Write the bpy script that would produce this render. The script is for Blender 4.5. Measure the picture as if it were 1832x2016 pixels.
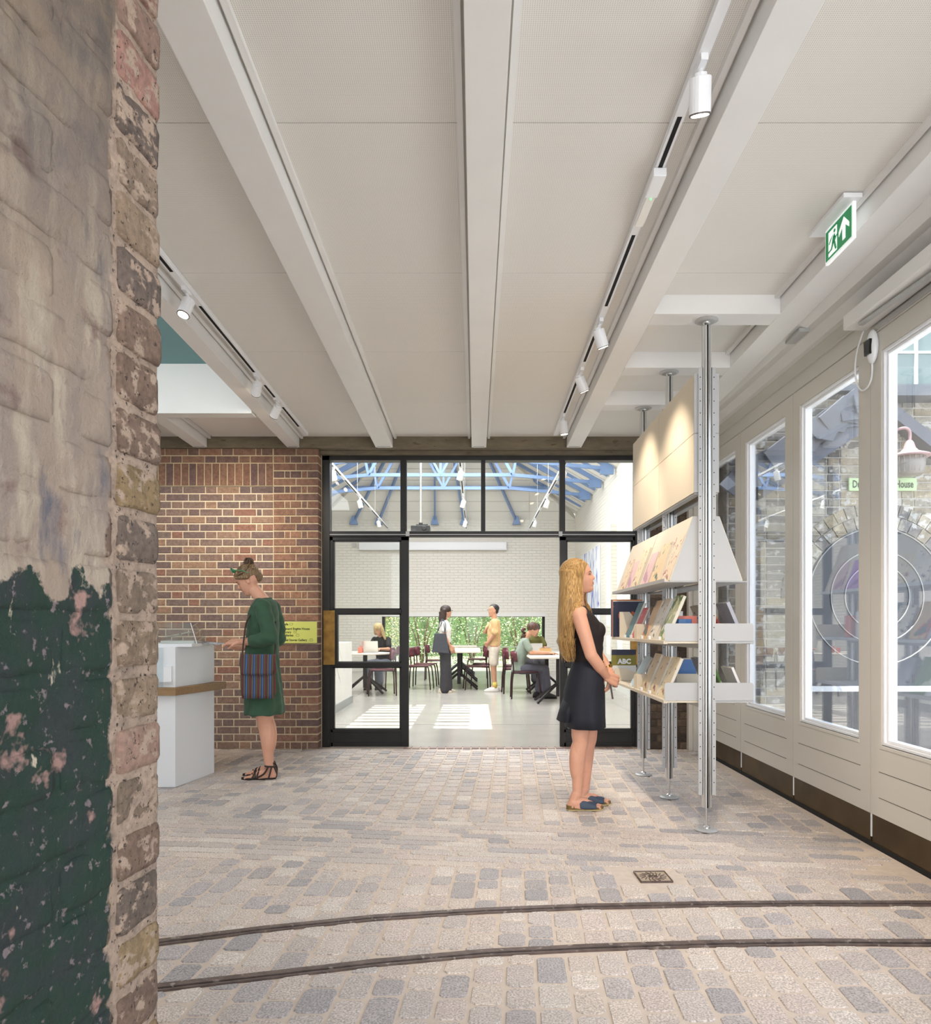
import bpy, bmesh, math, random
from mathutils import Vector, Matrix, noise
random.seed(7)
PI = math.pi
S = bpy.context.scene
for o in list(bpy.data.objects): bpy.data.objects.remove(o)
COL = S.collection
# ---------------------------------------------------------------- camera
HC, F, U0, V0 = 1.22, 1420.0, 935.0, 1234.0
cam = bpy.data.cameras.new('camera'); cam.sensor_fit = 'AUTO'; cam.sensor_width = 36
cam.lens = F/2016*36; cam.shift_x = -(U0-916)/2016; cam.shift_y = (V0-1008)/2016
cam.clip_start = 0.05; cam.clip_end = 200
co = bpy.data.objects.new('camera', cam); COL.objects.link(co)
co.location = (0, 0, HC); co.rotation_euler = (PI/2, 0, 0); S.camera = co
def px(u, v, Y): return ((u-U0)*Y/F, Y, HC-(v-V0)*Y/F)
def fl(u, v): Y = HC*F/(v-V0); return ((u-U0)*Y/F, Y)
# ---------------------------------------------------------------- sky, sun, area lamps added for daylight, exposure
w = bpy.data.worlds.new('sky'); S.world = w; w.use_nodes = True
nt = w.node_tree; bg = nt.nodes['Background']
tc = nt.nodes.new('ShaderNodeTexCoord'); sx = nt.nodes.new('ShaderNodeSeparateXYZ'); cr = nt.nodes.new('ShaderNodeValToRGB')
nt.links.new(tc.outputs['Generated'], sx.inputs[0]); nt.links.new(sx.outputs['Z'], cr.inputs[0]); nt.links.new(cr.outputs[0], bg.inputs[0])
cr.color_ramp.elements[0].position = 0.0; cr.color_ramp.elements[0].color = (.9, .95, 1, 1)
cr.color_ramp.elements[1].position = 1.0; cr.color_ramp.elements[1].color = (.50, .70, 1, 1)
bg.inputs[1].default_value = 2.4
sun = bpy.data.lights.new('sun', 'SUN'); sun.energy = 9; sun.angle = .004; sun.color = (1, .95, .86)
so = bpy.data.objects.new('sun', sun); COL.objects.link(so)
SUN = Vector((-.32, -.12, .94)).normalized()
so.rotation_euler = SUN.to_track_quat('Z', 'Y').to_euler()
def area(name, loc, rot, sx_, sy_, e, c=(1, 1, 1)):
    l = bpy.data.lights.new(name, 'AREA'); l.shape = 'RECTANGLE'; l.size = sx_; l.size_y = sy_; l.energy = e; l.color = c
    o = bpy.data.objects.new(name, l); COL.objects.link(o); o.location = loc; o.rotation_euler = rot; return o
area('fill_behind_camera', (0.3, -3.7, 1.7), (PI/2+.12, 0, 0), 4.2, 2.6, 118, (.98, .98, 1))  # added fill lamp behind the camera, for an assumed opening out of view
area('daylight_side_doors', (2.42, 1.2, 1.7), (PI/2, 0, PI/2), 7.0, 2.4, 42, (.92, .96, 1))
area('rooflight_far_room', (-.7, 12.5, 5.2), (0, 0, 0), 5, 7.5, 760, (.97, .98, 1))
area('rooflight_left', (-2.9, 3.9, 3.5), (.55, 0, 0), 1.8, 1.6, 48, (.92, .97, 1))
S.view_settings.view_transform = 'Standard'; S.view_settings.look = 'None'
S.view_settings.exposure = 0.28; S.view_settings.gamma = 1; S.view_settings.use_curve_mapping = False
# ---------------------------------------------------------------- helpers
def srgb(r, g, b):
    f = lambda c: (c/255/12.92 if c/255 <= .04045 else ((c/255+.055)/1.055)**2.4)
    return (f(r), f(g), f(b))
def tag(o, label=None, cat=None, group=None, kind=None):
    if label: o['label'] = label
    if cat: o['category'] = cat
    if group: o['group'] = group
    if kind: o['kind'] = kind
    return o
def empty(name, loc=(0, 0, 0), rz=0, label=None, cat=None, group=None, kind=None):
    o = bpy.data.objects.new(name, None); COL.objects.link(o); o.location = loc; o.rotation_euler = (0, 0, rz); o.empty_display_size = .05
    return tag(o, label, cat, group, kind)
def link(name, me, parent=None, loc=None, rot=None, mat=None):
    o = bpy.data.objects.new(name, me); COL.objects.link(o)
    if parent: o.parent = parent
    if loc: o.location = loc
    if rot: o.rotation_euler = rot
    if mat: me.materials.append(mat)
    return o
def copy_tree(o, parent=None):
    c = o.copy(); COL.objects.link(c); c.parent = parent
    for ch in list(o.children): copy_tree(ch, c)
    return c
class MB:
    def __init__(s): s.v = []; s.f = []; s.c = []; s.col = None
    def add(s, vs, fs, col=None):
        n = len(s.v); s.v += [tuple(p) for p in vs]; s.f += [tuple(i+n for i in f) for f in fs]
        s.c += [col or s.col or (1, 1, 1)]*len(fs); return s
    def box(s, x0, x1, y0, y1, z0, z1, col=None):
        if x0 > x1: x0, x1 = x1, x0
        if y0 > y1: y0, y1 = y1, y0
        if z0 > z1: z0, z1 = z1, z0
        return s.add([(x, y, z) for x in (x0, x1) for y in (y0, y1) for z in (z0, z1)],
              [(0, 1, 3, 2), (4, 6, 7, 5), (0, 4, 5, 1), (2, 3, 7, 6), (0, 2, 6, 4), (1, 5, 7, 3)], col)
    def hexa(s, p, col=None):   # 8 points: bottom 4 ccw, top 4 ccw
        return s.add(p, [(3, 2, 1, 0), (4, 5, 6, 7), (0, 1, 5, 4), (1, 2, 6, 5), (2, 3, 7, 6), (3, 0, 4, 7)], col)
    def cyl(s, p0, p1, r0, r1=None, n=12, col=None, cap=True):
        p0 = Vector(p0); p1 = Vector(p1); r1 = r0 if r1 is None else r1
        d = (p1-p0).normalized(); a = d.orthogonal().normalized(); b = d.cross(a)
        vs = []; 
        for p, r in ((p0, r0), (p1, r1)):
            for i in range(n): t = 2*PI*i/n; vs.append(p+a*math.cos(t)*r+b*math.sin(t)*r)
        fs = [(i, (i+1) % n, n+(i+1) % n, n+i) for i in range(n)]
        if cap: fs += [tuple(range(n))[::-1], tuple(range(n, 2*n))]
        return s.add(vs, fs, col)
    def bar(s, p0, p1, w, h, col=None):   # rectangular bar, h measured in the plane nearest Z
        p0 = Vector(p0); p1 = Vector(p1); d = (p1-p0).normalized(); up = Vector((0, 0, 1)) if abs(d.z) < .95 else Vector((0, 1, 0))
        a = d.cross(up).normalized(); b = a.cross(d)
        q = [(-1, -1), (1, -1), (1, 1), (-1, 1)]
        return s.hexa([p+a*i*w/2+b*j*h/2 for p in (p0, p1) for i, j in q], col)
    def tube(s, pts, r, n=8, col=None):
        pts = [Vector(p) for p in pts]; rs = r if isinstance(r, (list, tuple)) else [r]*len(pts)
        vs = []; a = None
        for i, p in enumerate(pts):
            d = (pts[min(i+1, len(pts)-1)]-pts[max(i-1, 0)]).normalized()
            a = (d.orthogonal() if a is None else a-d*a.dot(d)).normalized(); b = d.cross(a)
            for k in range(n): t = 2*PI*k/n; vs.append(p+a*math.cos(t)*rs[i]+b*math.sin(t)*rs[i])
        fs = [(i*n+k, i*n+(k+1) % n, (i+1)*n+(k+1) % n, (i+1)*n+k) for i in range(len(pts)-1) for k in range(n)]
        fs += [tuple(range(n))[::-1], tuple(range(len(vs)-n, len(vs)))]
        return s.add(vs, fs, col)
    def ell(s, c, r, n=14, m=9, M=None, col=None):
        c = Vector(c); r = (r, r, r) if not isinstance(r, (list, tuple)) else r
        vs = [Vector((0, 0, -r[2]))]
        for j in range(1, m):
            t = PI*j/m
            for i in range(n): a = 2*PI*i/n; vs.append(Vector((r[0]*math.sin(t)*math.cos(a), r[1]*math.sin(t)*math.sin(a), -r[2]*math.cos(t))))
        vs.append(Vector((0, 0, r[2])))
        if M: vs = [M @ v for v in vs]
        vs = [v+c for v in vs]; L = len(vs)-1
        fs = [(0, 1+(i+1) % n, 1+i) for i in range(n)]
        for j in range(m-2): fs += [(1+j*n+i, 1+j*n+(i+1) % n, 1+(j+1)*n+(i+1) % n, 1+(j+1)*n+i) for i in range(n)]
        fs += [(1+(m-2)*n+i, 1+(m-2)*n+(i+1) % n, L) for i in range(n)]
        return s.add(vs, fs, col)
    def limb(s, pts, rs, n=22):   # chain of tapered cones with balls at the joints
        for i, p in enumerate(pts):
            s.ell(p, rs[i], n, 12)
            if i: s.cyl(pts[i-1], p, rs[i-1], rs[i], n)
        return s
    def loft(s, rings, n=28, col=None, fold=0, fn=7, ph=0):   # rings: (cx,cy,z,rx,ry)
        vs = []
        for k, (cx, cy, z, rx, ry) in enumerate(rings):
            ff = fold*(k/max(1, len(rings)-1))
            for i in range(n):
                a = 2*PI*i/n; q = 1+ff*math.sin(fn*a+ph+k*.3)+ff*.6*math.sin((fn*2-3)*a+1+k*.2)
                vs.append((cx+rx*q*math.cos(a), cy+ry*q*math.sin(a), z))
        fs = [(j*n+i, j*n+(i+1) % n, (j+1)*n+(i+1) % n, (j+1)*n+i) for j in range(len(rings)-1) for i in range(n)]
        if rings[0][2] > rings[-1][2]: fs = [f[::-1] for f in fs]; fs += [tuple(range(n)), tuple(range(len(vs)-n, len(vs)))[::-1]]
        else: fs += [tuple(range(n))[::-1], tuple(range(len(vs)-n, len(vs)))]
        return s.add(vs, fs, col)
    def lathe(s, prof, c=(0, 0, 0), n=20, col=None):
        vs = [(c[0]+r*math.cos(2*PI*i/n), c[1]+r*math.sin(2*PI*i/n), c[2]+z) for r, z in prof for i in range(n)]
        fs = [(j*n+i, j*n+(i+1) % n, (j+1)*n+(i+1) % n, (j+1)*n+i) for j in range(len(prof)-1) for i in range(n)]
        fs += [tuple(range(n))[::-1], tuple(range(len(vs)-n, len(vs)))]
        return s.add(vs, fs, col)
    def prism(s, poly, axis, a0, a1, col=None):   # poly 2d extruded on axis 0/1/2
        def mk(p, a): q = list(p); q.insert(axis, a); return tuple(q)
        n = len(poly); vs = [mk(p, a0) for p in poly]+[mk(p, a1) for p in poly]
        fs = [tuple(range(n))[::-1], tuple(range(n, 2*n))]+[(i, (i+1) % n, n+(i+1) % n, n+i) for i in range(n)]
        return s.add(vs, fs, col)
    def mesh(s, name, smooth=False):
        me = bpy.data.meshes.new(name); me.from_pydata(s.v, [], s.f)
        ca = me.color_attributes.new('Col', 'FLOAT_COLOR', 'CORNER')
        data = []
        for f, c in zip(s.f, s.c): data += list(c[:3]+(1.0,))*len(f)
        ca.data.foreach_set('color', data)
        if smooth: me.polygons.foreach_set('use_smooth', [True]*len(me.polygons))
        me.update(); return me
    def build(s, name, m, parent=None, smooth=False, bevel=0, kind=None, label=None, seg=2, fixn=False):
        me = s.mesh(name, smooth)
        if fixn:
            bm = bmesh.new(); bm.from_mesh(me); bmesh.ops.recalc_face_normals(bm, faces=bm.faces); bm.to_mesh(me); bm.free()
        o = link(name, me, parent, mat=m)
        if bevel: b = o.modifiers.new('b', 'BEVEL'); b.width = bevel; b.segments = seg; b.limit_method = 'ANGLE'
        return tag(o, label, kind=kind)
TMP = bpy.data.scenes.new('workbench')
def evaluated(o):
    TMP.collection.objects.link(o)
    with bpy.context.temp_override(scene=TMP, view_layer=TMP.view_layers[0]): dg = bpy.context.evaluated_depsgraph_get()
    me = bpy.data.meshes.new_from_object(o.evaluated_get(dg)); bpy.data.objects.remove(o); return me
def blob(mb, name, m, parent=None, voxel=.006, smooth=6, label=None, disp=None):
    me = mb.mesh('t'); o = bpy.data.objects.new('t', me)
    r = o.modifiers.new('r', 'REMESH'); r.mode = 'VOXEL'; r.voxel_size = voxel
    if smooth: q = o.modifiers.new('s', 'SMOOTH'); q.iterations = smooth; q.factor = .5
    me2 = evaluated(o); me2.name = name
    if disp:
        pts = [(v.co.copy(), v.normal.copy()) for v in me2.vertices]; flat = []
        for c_, n_ in pts: flat += list(c_+Vector(disp(c_, n_)))
        me2.vertices.foreach_set('co', flat); me2.update()
    me2.polygons.foreach_set('use_smooth', [True]*len(me2.polygons))
    me2.materials.clear()
    return tag(link(name, me2, parent, mat=m), label)
def text(txt, size, m, parent, loc, rot, name='lettering', ext=.0006, align='LEFT', sx_=1.0, off=0, fit=0):
    cu = bpy.data.curves.new(name, 'FONT'); cu.body = txt; cu.size = size; cu.extrude = ext; cu.align_x = align; cu.resolution_u = 2; cu.offset = off
    o = bpy.data.objects.new('t', cu); me = evaluated(o)
    if fit: sx_ = fit/max(v.co.x for v in me.vertices)
    for v in me.vertices: v.co.x *= sx_
    me.materials.clear(); return link(name, me, parent, loc, rot, m)
# ---------------------------------------------------------------- materials
MATS = {}
def mat(name, c, rough=.6, metal=0, var=0, vs=8, bump=0, bs=60, attr=False, emit=None, trans=0, spec=.5, stretch=None, var2=0, vs2=200, spots=None, coat=0, sheen=0, sss=0):
    if name in MATS: return MATS[name]
    m = bpy.data.materials.new(name); m.use_nodes = True; n = m.node_tree.nodes; L = m.node_tree.links; p = n['Principled BSDF']
    p.inputs['Roughness'].default_value = rough; p.inputs['Metallic'].default_value = metal
    p.inputs['Specular IOR Level'].default_value = spec; p.inputs['Coat Weight'].default_value = coat
    if sss: p.inputs['Subsurface Weight'].default_value = sss; p.inputs['Subsurface Radius'].default_value = (.012, .005, .003); p.inputs['Subsurface Scale'].default_value = 1
    if sheen: p.inputs['Sheen Weight'].default_value = sheen
    base = None
    if attr: a = n.new('ShaderNodeVertexColor'); a.layer_name = 'Col'; base = a.outputs[0]
    else: a = n.new('ShaderNodeRGB'); a.outputs[0].default_value = (*c, 1); base = a.outputs[0]
    tcn = n.new('ShaderNodeNewGeometry' if attr else 'ShaderNodeTexCoord'); vec = tcn.outputs['Position' if attr else 'Object']
    if stretch:
        mp = n.new('ShaderNodeMapping'); mp.inputs['Scale'].default_value = stretch; L.new(vec, mp.inputs[0]); vec = mp.outputs[0]
    def nz(sc, det=3):
        t = n.new('ShaderNodeTexNoise'); t.inputs['Scale'].default_value = sc; t.inputs['Detail'].default_value = det; L.new(vec, t.inputs['Vector']); return t.outputs[0]
    for vv, ss in ((var, vs), (var2, vs2)):
        if vv:
            mr = n.new('ShaderNodeMapRange'); mr.inputs['From Min'].default_value = .3; mr.inputs['From Max'].default_value = .7
            mr.inputs['To Min'].default_value = 1-vv; mr.inputs['To Max'].default_value = 1+vv; L.new(nz(ss), mr.inputs[0])
            mx = n.new('ShaderNodeVectorMath'); mx.operation = 'SCALE'; L.new(base, mx.inputs[0]); L.new(mr.outputs[0], mx.inputs['Scale']); base = mx.outputs[0]
    if spots:   # (scale, threshold, colour)
        for sc, th, colr in spots:
            r = n.new('ShaderNodeMapRange'); r.inputs['From Min'].default_value = th; r.inputs['From Max'].default_value = th+.05; L.new(nz(sc, 4), r.inputs[0])
            mx = n.new('ShaderNodeMix'); mx.data_type = 'RGBA'; L.new(r.outputs[0], mx.inputs[0]); L.new(base, mx.inputs[6]); mx.inputs[7].default_value = (*colr, 1); base = mx.outputs[2]
    L.new(base, p.inputs['Base Color'])
    if bump:
        b = n.new('ShaderNodeBump'); b.inputs['Strength'].default_value = 1; b.inputs['Distance'].default_value = bump; L.new(nz(bs, 5), b.inputs['Height']); L.new(b.outputs[0], p.inputs['Normal'])
    if emit: p.inputs['Emission Color'].default_value = (*emit[0], 1); p.inputs['Emission Strength'].default_value = emit[1]
    MATS[name] = m; return m
def glassmat(name, tint=(1, 1, 1), refl=1.0, f0=.04, rough=0.0):
    m = bpy.data.materials.new(name); m.use_nodes = True; n = m.node_tree.nodes; L = m.node_tree.links; n.clear()
    o = n.new('ShaderNodeOutputMaterial'); t = n.new('ShaderNodeBsdfTransparent'); t.inputs[0].default_value = (*tint, 1)
    g = n.new('ShaderNodeBsdfGlossy'); g.inputs['Roughness'].default_value = rough; ge = n.new('ShaderNodeNewGeometry')
    d = n.new('ShaderNodeVectorMath'); d.operation = 'DOT_PRODUCT'; L.new(ge.outputs['Normal'], d.inputs[0]); L.new(ge.outputs['Incoming'], d.inputs[1])
    def mth(op, a, b=None, cl=False):
        x = n.new('ShaderNodeMath'); x.operation = op; x.use_clamp = cl
        for i, q in enumerate((a, b)):
            if q is None: continue
            if isinstance(q, (int, float)): x.inputs[i].default_value = q
            else: L.new(q, x.inputs[i])
        return x.outputs[0]
    c = mth('ABSOLUTE', d.outputs['Value']); k = mth('POWER', mth('SUBTRACT', 1.0, c), 5.0)
    k = mth('MULTIPLY', mth('ADD', mth('MULTIPLY', k, 1-f0), f0), refl, True)
    x = n.new('ShaderNodeMixShader'); L.new(k, x.inputs[0]); L.new(t.outputs[0], x.inputs[1]); L.new(g.outputs[0], x.inputs[2]); L.new(x.outputs[0], o.inputs[0])
    return m
M_white = mat('white_paint', (.78, .77, .74), .45, var=.02, vs=3)
M_beam = mat('beam_paint', (.80, .79, .77), .4, var=.02, vs=4)
M_cream = mat('cream_paint', (.60, .575, .52), .4, var=.02, vs=2)
M_dorr = mat('door_cream', (.62, .59, .53), .35, var=.015, vs=2)
M_bead = mat('white_bead', (.85, .86, .88), .3)
M_black = mat('black_steel', (.018, .017, .016), .38, metal=.3, var=.2, vs=5)
M_blackgap = mat('black_gap', (.006, .006, .006), .9)
M_conc = mat('concrete', srgb(116, 106, 88), .9, var=.18, vs=6, bump=.004, bs=40, spots=[(9, .66, srgb(95, 82, 66))], stretch=(1, 1, 3))
M_brass = mat('brass', srgb(150, 115, 62), .38, metal=.85, var=.3, vs=14)
M_bronze = mat('bronze_kick', srgb(92, 76, 54), .38, metal=.75, var=.25, vs=4)
M_alu = mat('aluminium', (.62, .62, .61), .32, metal=.9)
M_alumatt = mat('grey_metal', (.50, .50, .49), .5, metal=.4)
M_shelf = mat('shelf_paint', (.46, .46, .46), .45)
M_board = mat('board_paint', (.70, .62, .49), .5)
M_oak = mat('oak', srgb(150, 120, 85), .5, var=.25, vs=9, stretch=(1, 12, 12), bump=.0004, bs=30)
M_counter = mat('counter_white', (.80, .82, .84), .35)
M_glass = glassmat('door_glass', (.97, .98, .99), 2.8)
M_glass2 = glassmat('screen_glass', (.97, .98, .97), .8); M_glass3 = glassmat('far_glass', (.99, .99, .99), .25)
M_acryl = glassmat('acrylic', (.93, .96, .97), 1.6)
M_skylight = mat('teal_ceiling', srgb(120, 158, 160), .7)
M_brick = mat('brick', (1, 1, 1), .85, attr=True, var=.22, vs=30, bump=.004, bs=130, var2=.18, vs2=120, spots=[(90, .70, (.02, .016, .015))])
M_mortar = mat('mortar', srgb(206, 190, 158), .95, var=.12, vs=12, bump=.003, bs=90)
M_mortarout = mat('mortar_outside', srgb(212, 208, 200), .95, var=.2, vs=12, bump=.003, bs=60)
M_sett = mat('sett', (1, 1, 1), .62, attr=True, var=.06, vs=20, bump=.0026, bs=110, var2=.42, vs2=150)
M_setbed = mat('sett_bed', srgb(206, 191, 177), .9, var=.06, vs=25, bump=.001, bs=200)
M_rail = mat('rusty_rail', srgb(112, 98, 92), .55, metal=.5, var=.3, vs=18, bump=.003, bs=80, spots=[(30, .62, srgb(160, 150, 142))])
M_farfloor = mat('polished_concrete', srgb(172, 168, 162), .2, var=.05, vs=2.5)
M_farwall = mat('white_brick_paint', srgb(228, 224, 214), .75, bump=0)
M_blue = mat('blue_steel', srgb(118, 146, 190), .45, var=.08, vs=3)
M_roof = mat('roof_lining', srgb(235, 232, 224), .7)
M_skin = mat('skin', srgb(218, 164, 138), .5, var=.04, vs=14, sss=.12)
M_skin2 = mat('skin_tan', srgb(196, 148, 120), .5, var=.05, vs=14, sss=.1)
M_eye = mat('eye_white', (.75, .73, .70), .25); M_iris = mat('iris', (.03, .04, .04), .2)
M_lip = mat('lip', srgb(186, 108, 98), .45); M_brow = mat('eyebrow', srgb(120, 86, 58), .8)
# far-wall painted brick relief
def brickbump(m, sc=1.0):
    n = m.node_tree.nodes; L = m.node_tree.links; p = n['Principled BSDF']; g = n.new('ShaderNodeNewGeometry'); sp = n.new('ShaderNodeSeparateXYZ'); L.new(g.outputs['Position'], sp.inputs[0])
    ad = n.new('ShaderNodeMath'); ad.operation = 'ADD'; L.new(sp.outputs[0], ad.inputs[0]); L.new(sp.outputs[1], ad.inputs[1])
    cb = n.new('ShaderNodeCombineXYZ'); L.new(ad.outputs[0], cb.inputs[0]); L.new(sp.outputs[2], cb.inputs[1])
    b = n.new('ShaderNodeTexBrick'); b.inputs['Scale'].default_value = sc; b.inputs['Brick Width'].default_value = .225; b.inputs['Row Height'].default_value = .075; b.inputs['Mortar Size'].default_value = .006; b.inputs['Mortar Smooth'].default_value = .6
    b.inputs['Color1'].default_value = (1, 1, 1, 1); b.inputs['Color2'].default_value = (.93, .93, .93, 1); b.inputs['Mortar'].default_value = (.0, .0, .0, 1); L.new(cb.outputs[0], b.inputs['Vector'])
    bp = n.new('ShaderNodeBump'); bp.inputs['Distance'].default_value = .012; bp.inputs['Strength'].default_value = .8; L.new(b.outputs[0], bp.inputs['Height']); L.new(bp.outputs[0], p.inputs['Normal'])
brickbump(M_farwall)
# perforated ceiling panel
def perf():
    m = mat('perforated_panel', srgb(222, 219, 212), .6); n = m.node_tree.nodes; L = m.node_tree.links; p = n['Principled BSDF']
    g = n.new('ShaderNodeNewGeometry'); sp = n.new('ShaderNodeSeparateXYZ'); L.new(g.outputs['Position'], sp.inputs[0]); acc = None
    for ax in (0, 1):
        a = n.new('ShaderNodeMath'); a.operation = 'MULTIPLY'; a.inputs[1].default_value = 1/.0075; L.new(sp.outputs[ax], a.inputs[0])
        b = n.new('ShaderNodeMath'); b.operation = 'FRACT'; L.new(a.outputs[0], b.inputs[0])
        c = n.new('ShaderNodeMath'); c.operation = 'SUBTRACT'; c.inputs[1].default_value = .5; L.new(b.outputs[0], c.inputs[0])
        d = n.new('ShaderNodeMath'); d.operation = 'MULTIPLY'; L.new(c.outputs[0], d.inputs[0]); L.new(c.outputs[0], d.inputs[1])
        if acc: e = n.new('ShaderNodeMath'); e.operation = 'ADD'; L.new(acc, e.inputs[0]); L.new(d.outputs[0], e.inputs[1]); acc = e.outputs[0]
        else: acc = d.outputs[0]
    r = n.new('ShaderNodeMapRange'); r.inputs['From Min'].default_value = .05; r.inputs['From Max'].default_value = .09; r.inputs['To Min'].default_value = 0; r.inputs['To Max'].default_value = 1; L.new(acc, r.inputs[0])
    x = n.new('ShaderNodeMix'); x.data_type = 'RGBA'; x.inputs[6].default_value = (*srgb(198, 194, 187), 1); x.inputs[7].default_value = (*srgb(232, 229, 223), 1); L.new(r.outputs[0], x.inputs[0]); L.new(x.outputs[2], p.inputs['Base Color'])
    return m
M_perf = perf()
# old pier: lime wash above, green paint below, bare bricks at the arris (colours set by position on the wall, browner towards the top)
def piermat():
    m = mat('old_painted_brick', (1, 1, 1), .85, attr=True, var=.2, vs=22, var2=.2, vs2=110); n = m.node_tree.nodes; L = m.node_tree.links; p = n['Principled BSDF']
    bare = p.inputs['Base Color'].links[0].from_socket
    g = n.new('ShaderNodeNewGeometry'); sp = n.new('ShaderNodeSeparateXYZ'); L.new(g.outputs['Position'], sp.inputs[0])
    def nz(sc, st=(1, 1, 1), det=5, rg=.6):
        mp = n.new('ShaderNodeMapping'); mp.inputs['Scale'].default_value = st; L.new(g.outputs['Position'], mp.inputs[0])
        t = n.new('ShaderNodeTexNoise'); t.inputs['Scale'].default_value = sc; t.inputs['Detail'].default_value = det; t.inputs['Roughness'].default_value = rg; L.new(mp.outputs[0], t.inputs['Vector']); return t.outputs[0]
    def rng(s, a, b):
        r = n.new('ShaderNodeMapRange'); r.inputs['From Min'].default_value = a; r.inputs['From Max'].default_value = b; L.new(s, r.inputs[0]); return r.outputs[0]
    def mix(f, a, b):
        x = n.new('ShaderNodeMix'); x.data_type = 'RGBA'
        L.new(f, x.inputs[0])
        for i, q in ((6, a), (7, b)):
            if isinstance(q, tuple): x.inputs[i].default_value = (*q, 1)
            else: L.new(q, x.inputs[i])
        return x.outputs[2]
    def madd(a, k, b):
        x = n.new('ShaderNodeMath'); x.operation = 'MULTIPLY_ADD'; L.new(a, x.inputs[0]); x.inputs[1].default_value = k; L.new(b, x.inputs[2]); return x.outputs[0]
    lime = mix(rng(nz(5, (1, 1, .45)), .38, .62), srgb(168, 150, 134), srgb(136, 125, 122))
    lime = mix(rng(nz(26, (1, 1, .22)), .5, .66), lime, srgb(186, 172, 154))
    lime = mix(rng(nz(11), .60, .70), lime, srgb(122, 98, 92))
    lime = mix(rng(nz(16, (1, 1, .3)), .60, .72), lime, srgb(110, 108, 116))
    lime = mix(rng(sp.outputs[2], 1.55, 2.05), lime, mix(rng(nz(9), .4, .6), srgb(140, 122, 102), srgb(104, 94, 88)))
    gr = mix(rng(nz(14), .45, .62), srgb(30, 56, 46), srgb(44, 54, 54))
    gr = mix(rng(nz(60), .60, .66), gr, srgb(128, 116, 118))
    gr = mix(rng(nz(8), .62, .66), gr, srgb(168, 134, 126))
    gr = mix(rng(nz(30, (1, 1, .4)), .66, .70), gr, srgb(196, 184, 164))
    zz = madd(nz(15), .16, madd(nz(4), .10, sp.outputs[2]))
    paint = mix(rng(zz, 1.405, 1.412), gr, lime)
    yy = madd(nz(22), .05, madd(nz(7, (1, 1, .5)), .05, sp.outputs[1]))
    c = mix(rng(yy, 1.03, 1.036), paint, bare)
    L.new(c, p.inputs['Base Color'])
    bare2 = mix(rng(nz(34, (1, 1, 1.3)), .53, .60), bare, srgb(176, 154, 136)); bare2 = mix(rng(nz(120), .60, .66), bare2, srgb(60, 48, 42))
    c = mix(rng(yy, 1.03, 1.036), paint, bare2); L.new(c, p.inputs['Base Color'])
    b = n.new('ShaderNodeBump'); b.inputs['Distance'].default_value = .006; L.new(nz(60, det=8, rg=.7), b.inputs['Height'])
    b2 = n.new('ShaderNodeBump'); b2.inputs['Distance'].default_value = .012; L.new(nz(14, (1, 1, .7)), b2.inputs['Height']); L.new(b.outputs[0], b2.inputs['Normal']); L.new(b2.outputs[0], p.inputs['Normal'])
    return m
M_pier = piermat()
# ================================================================= FLOOR
R = random.Random(11)
floor = MB().box(-5.2, 2.3, -4.2, 7.62, -.12, -.005).build('floor', M_setbed, kind='structure')
def curve_y(pts):
    def f(x):
        if x <= pts[0][0]: a, b = pts[0], pts[1]
        elif x >= pts[-1][0]: a, b = pts[-2], pts[-1]
        else:
            k = [i for i in range(len(pts)-1) if pts[i][0] <= x <= pts[i+1][0]][0]; a, b = pts[k], pts[k+1]
        t = (x-a[0])/(b[0]-a[0]); return a[1]+(b[1]-a[1])*t
    return f
rail1 = [fl(u, v) for u, v in ((317, 1855), (518, 1829.5), (737, 1807), (955, 1793), (1160, 1785), (1381, 1780.5), (1600, 1778.5), (1832, 1779))]
rail2 = [fl(u, v) for u, v in ((317, 1944), (518, 1921.5), (737, 1896), (955, 1876), (1160, 1866), (1381, 1858.5), (1600, 1855), (1832, 1856.5))]
Y1, Y2 = curve_y(rail1), curve_y(rail2)
Yf = lambda x: 3.665-.1*x
Yb = lambda x: 4.51-.13*x
LIGHT = [srgb(201, 189, 180), srgb(195, 184, 177), srgb(204, 191, 180), srgb(192, 182, 176), srgb(199, 185, 177), srgb(189, 179, 173), srgb(206, 196, 187)]
DARK = [srgb(173, 166, 164), srgb(178, 171, 170), srgb(165, 160, 160), srgb(180, 172, 169)]
def sett_col():
    c = R.choice(DARK) if R.random() < .24 else R.choice(LIGHT); k = R.uniform(.93, 1.06); return tuple(x*k for x in c)
def sett_geo(q, mb, org=(0, 0), col=None):
    q = [Vector((x, y)) for x, y in q]; e = R.uniform(.010, .020)
    out = []
    for i in range(4):
        p, a, b = q[i], q[i-1], q[(i+1) % 4]
        da, db = (a-p), (b-p); out += [p+da.normalized()*min(e, da.length*.4), p+db.normalized()*min(e, db.length*.4)]
    out = [p+Vector((R.uniform(-.0015, .0015), R.uniform(-.0015, .0015))) for p in out]
    c = sum(out, Vector((0, 0)))/8; h = R.uniform(-.002, .001)
    lo = [(p.x-org[0], p.y-org[1], -.012) for p in out]; hi = []; mid = []
    for p in out:
        d = c-p; k = min(.004/d.length, .4); m_ = p+d*k; mid.append((p.x-org[0], p.y-org[1], h-.005)); hi.append((m_.x-org[0], m_.y-org[1], h))
    fs = [(i, (i+1) % 8, 8+(i+1) % 8, 8+i) for i in range(8)]+[(8+i, 8+(i+1) % 8, 16+(i+1) % 8, 16+i) for i in range(8)]+[tuple(range(16, 24))]
    mb.add(lo+mid+hi, fs, col)
setts = []
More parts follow.
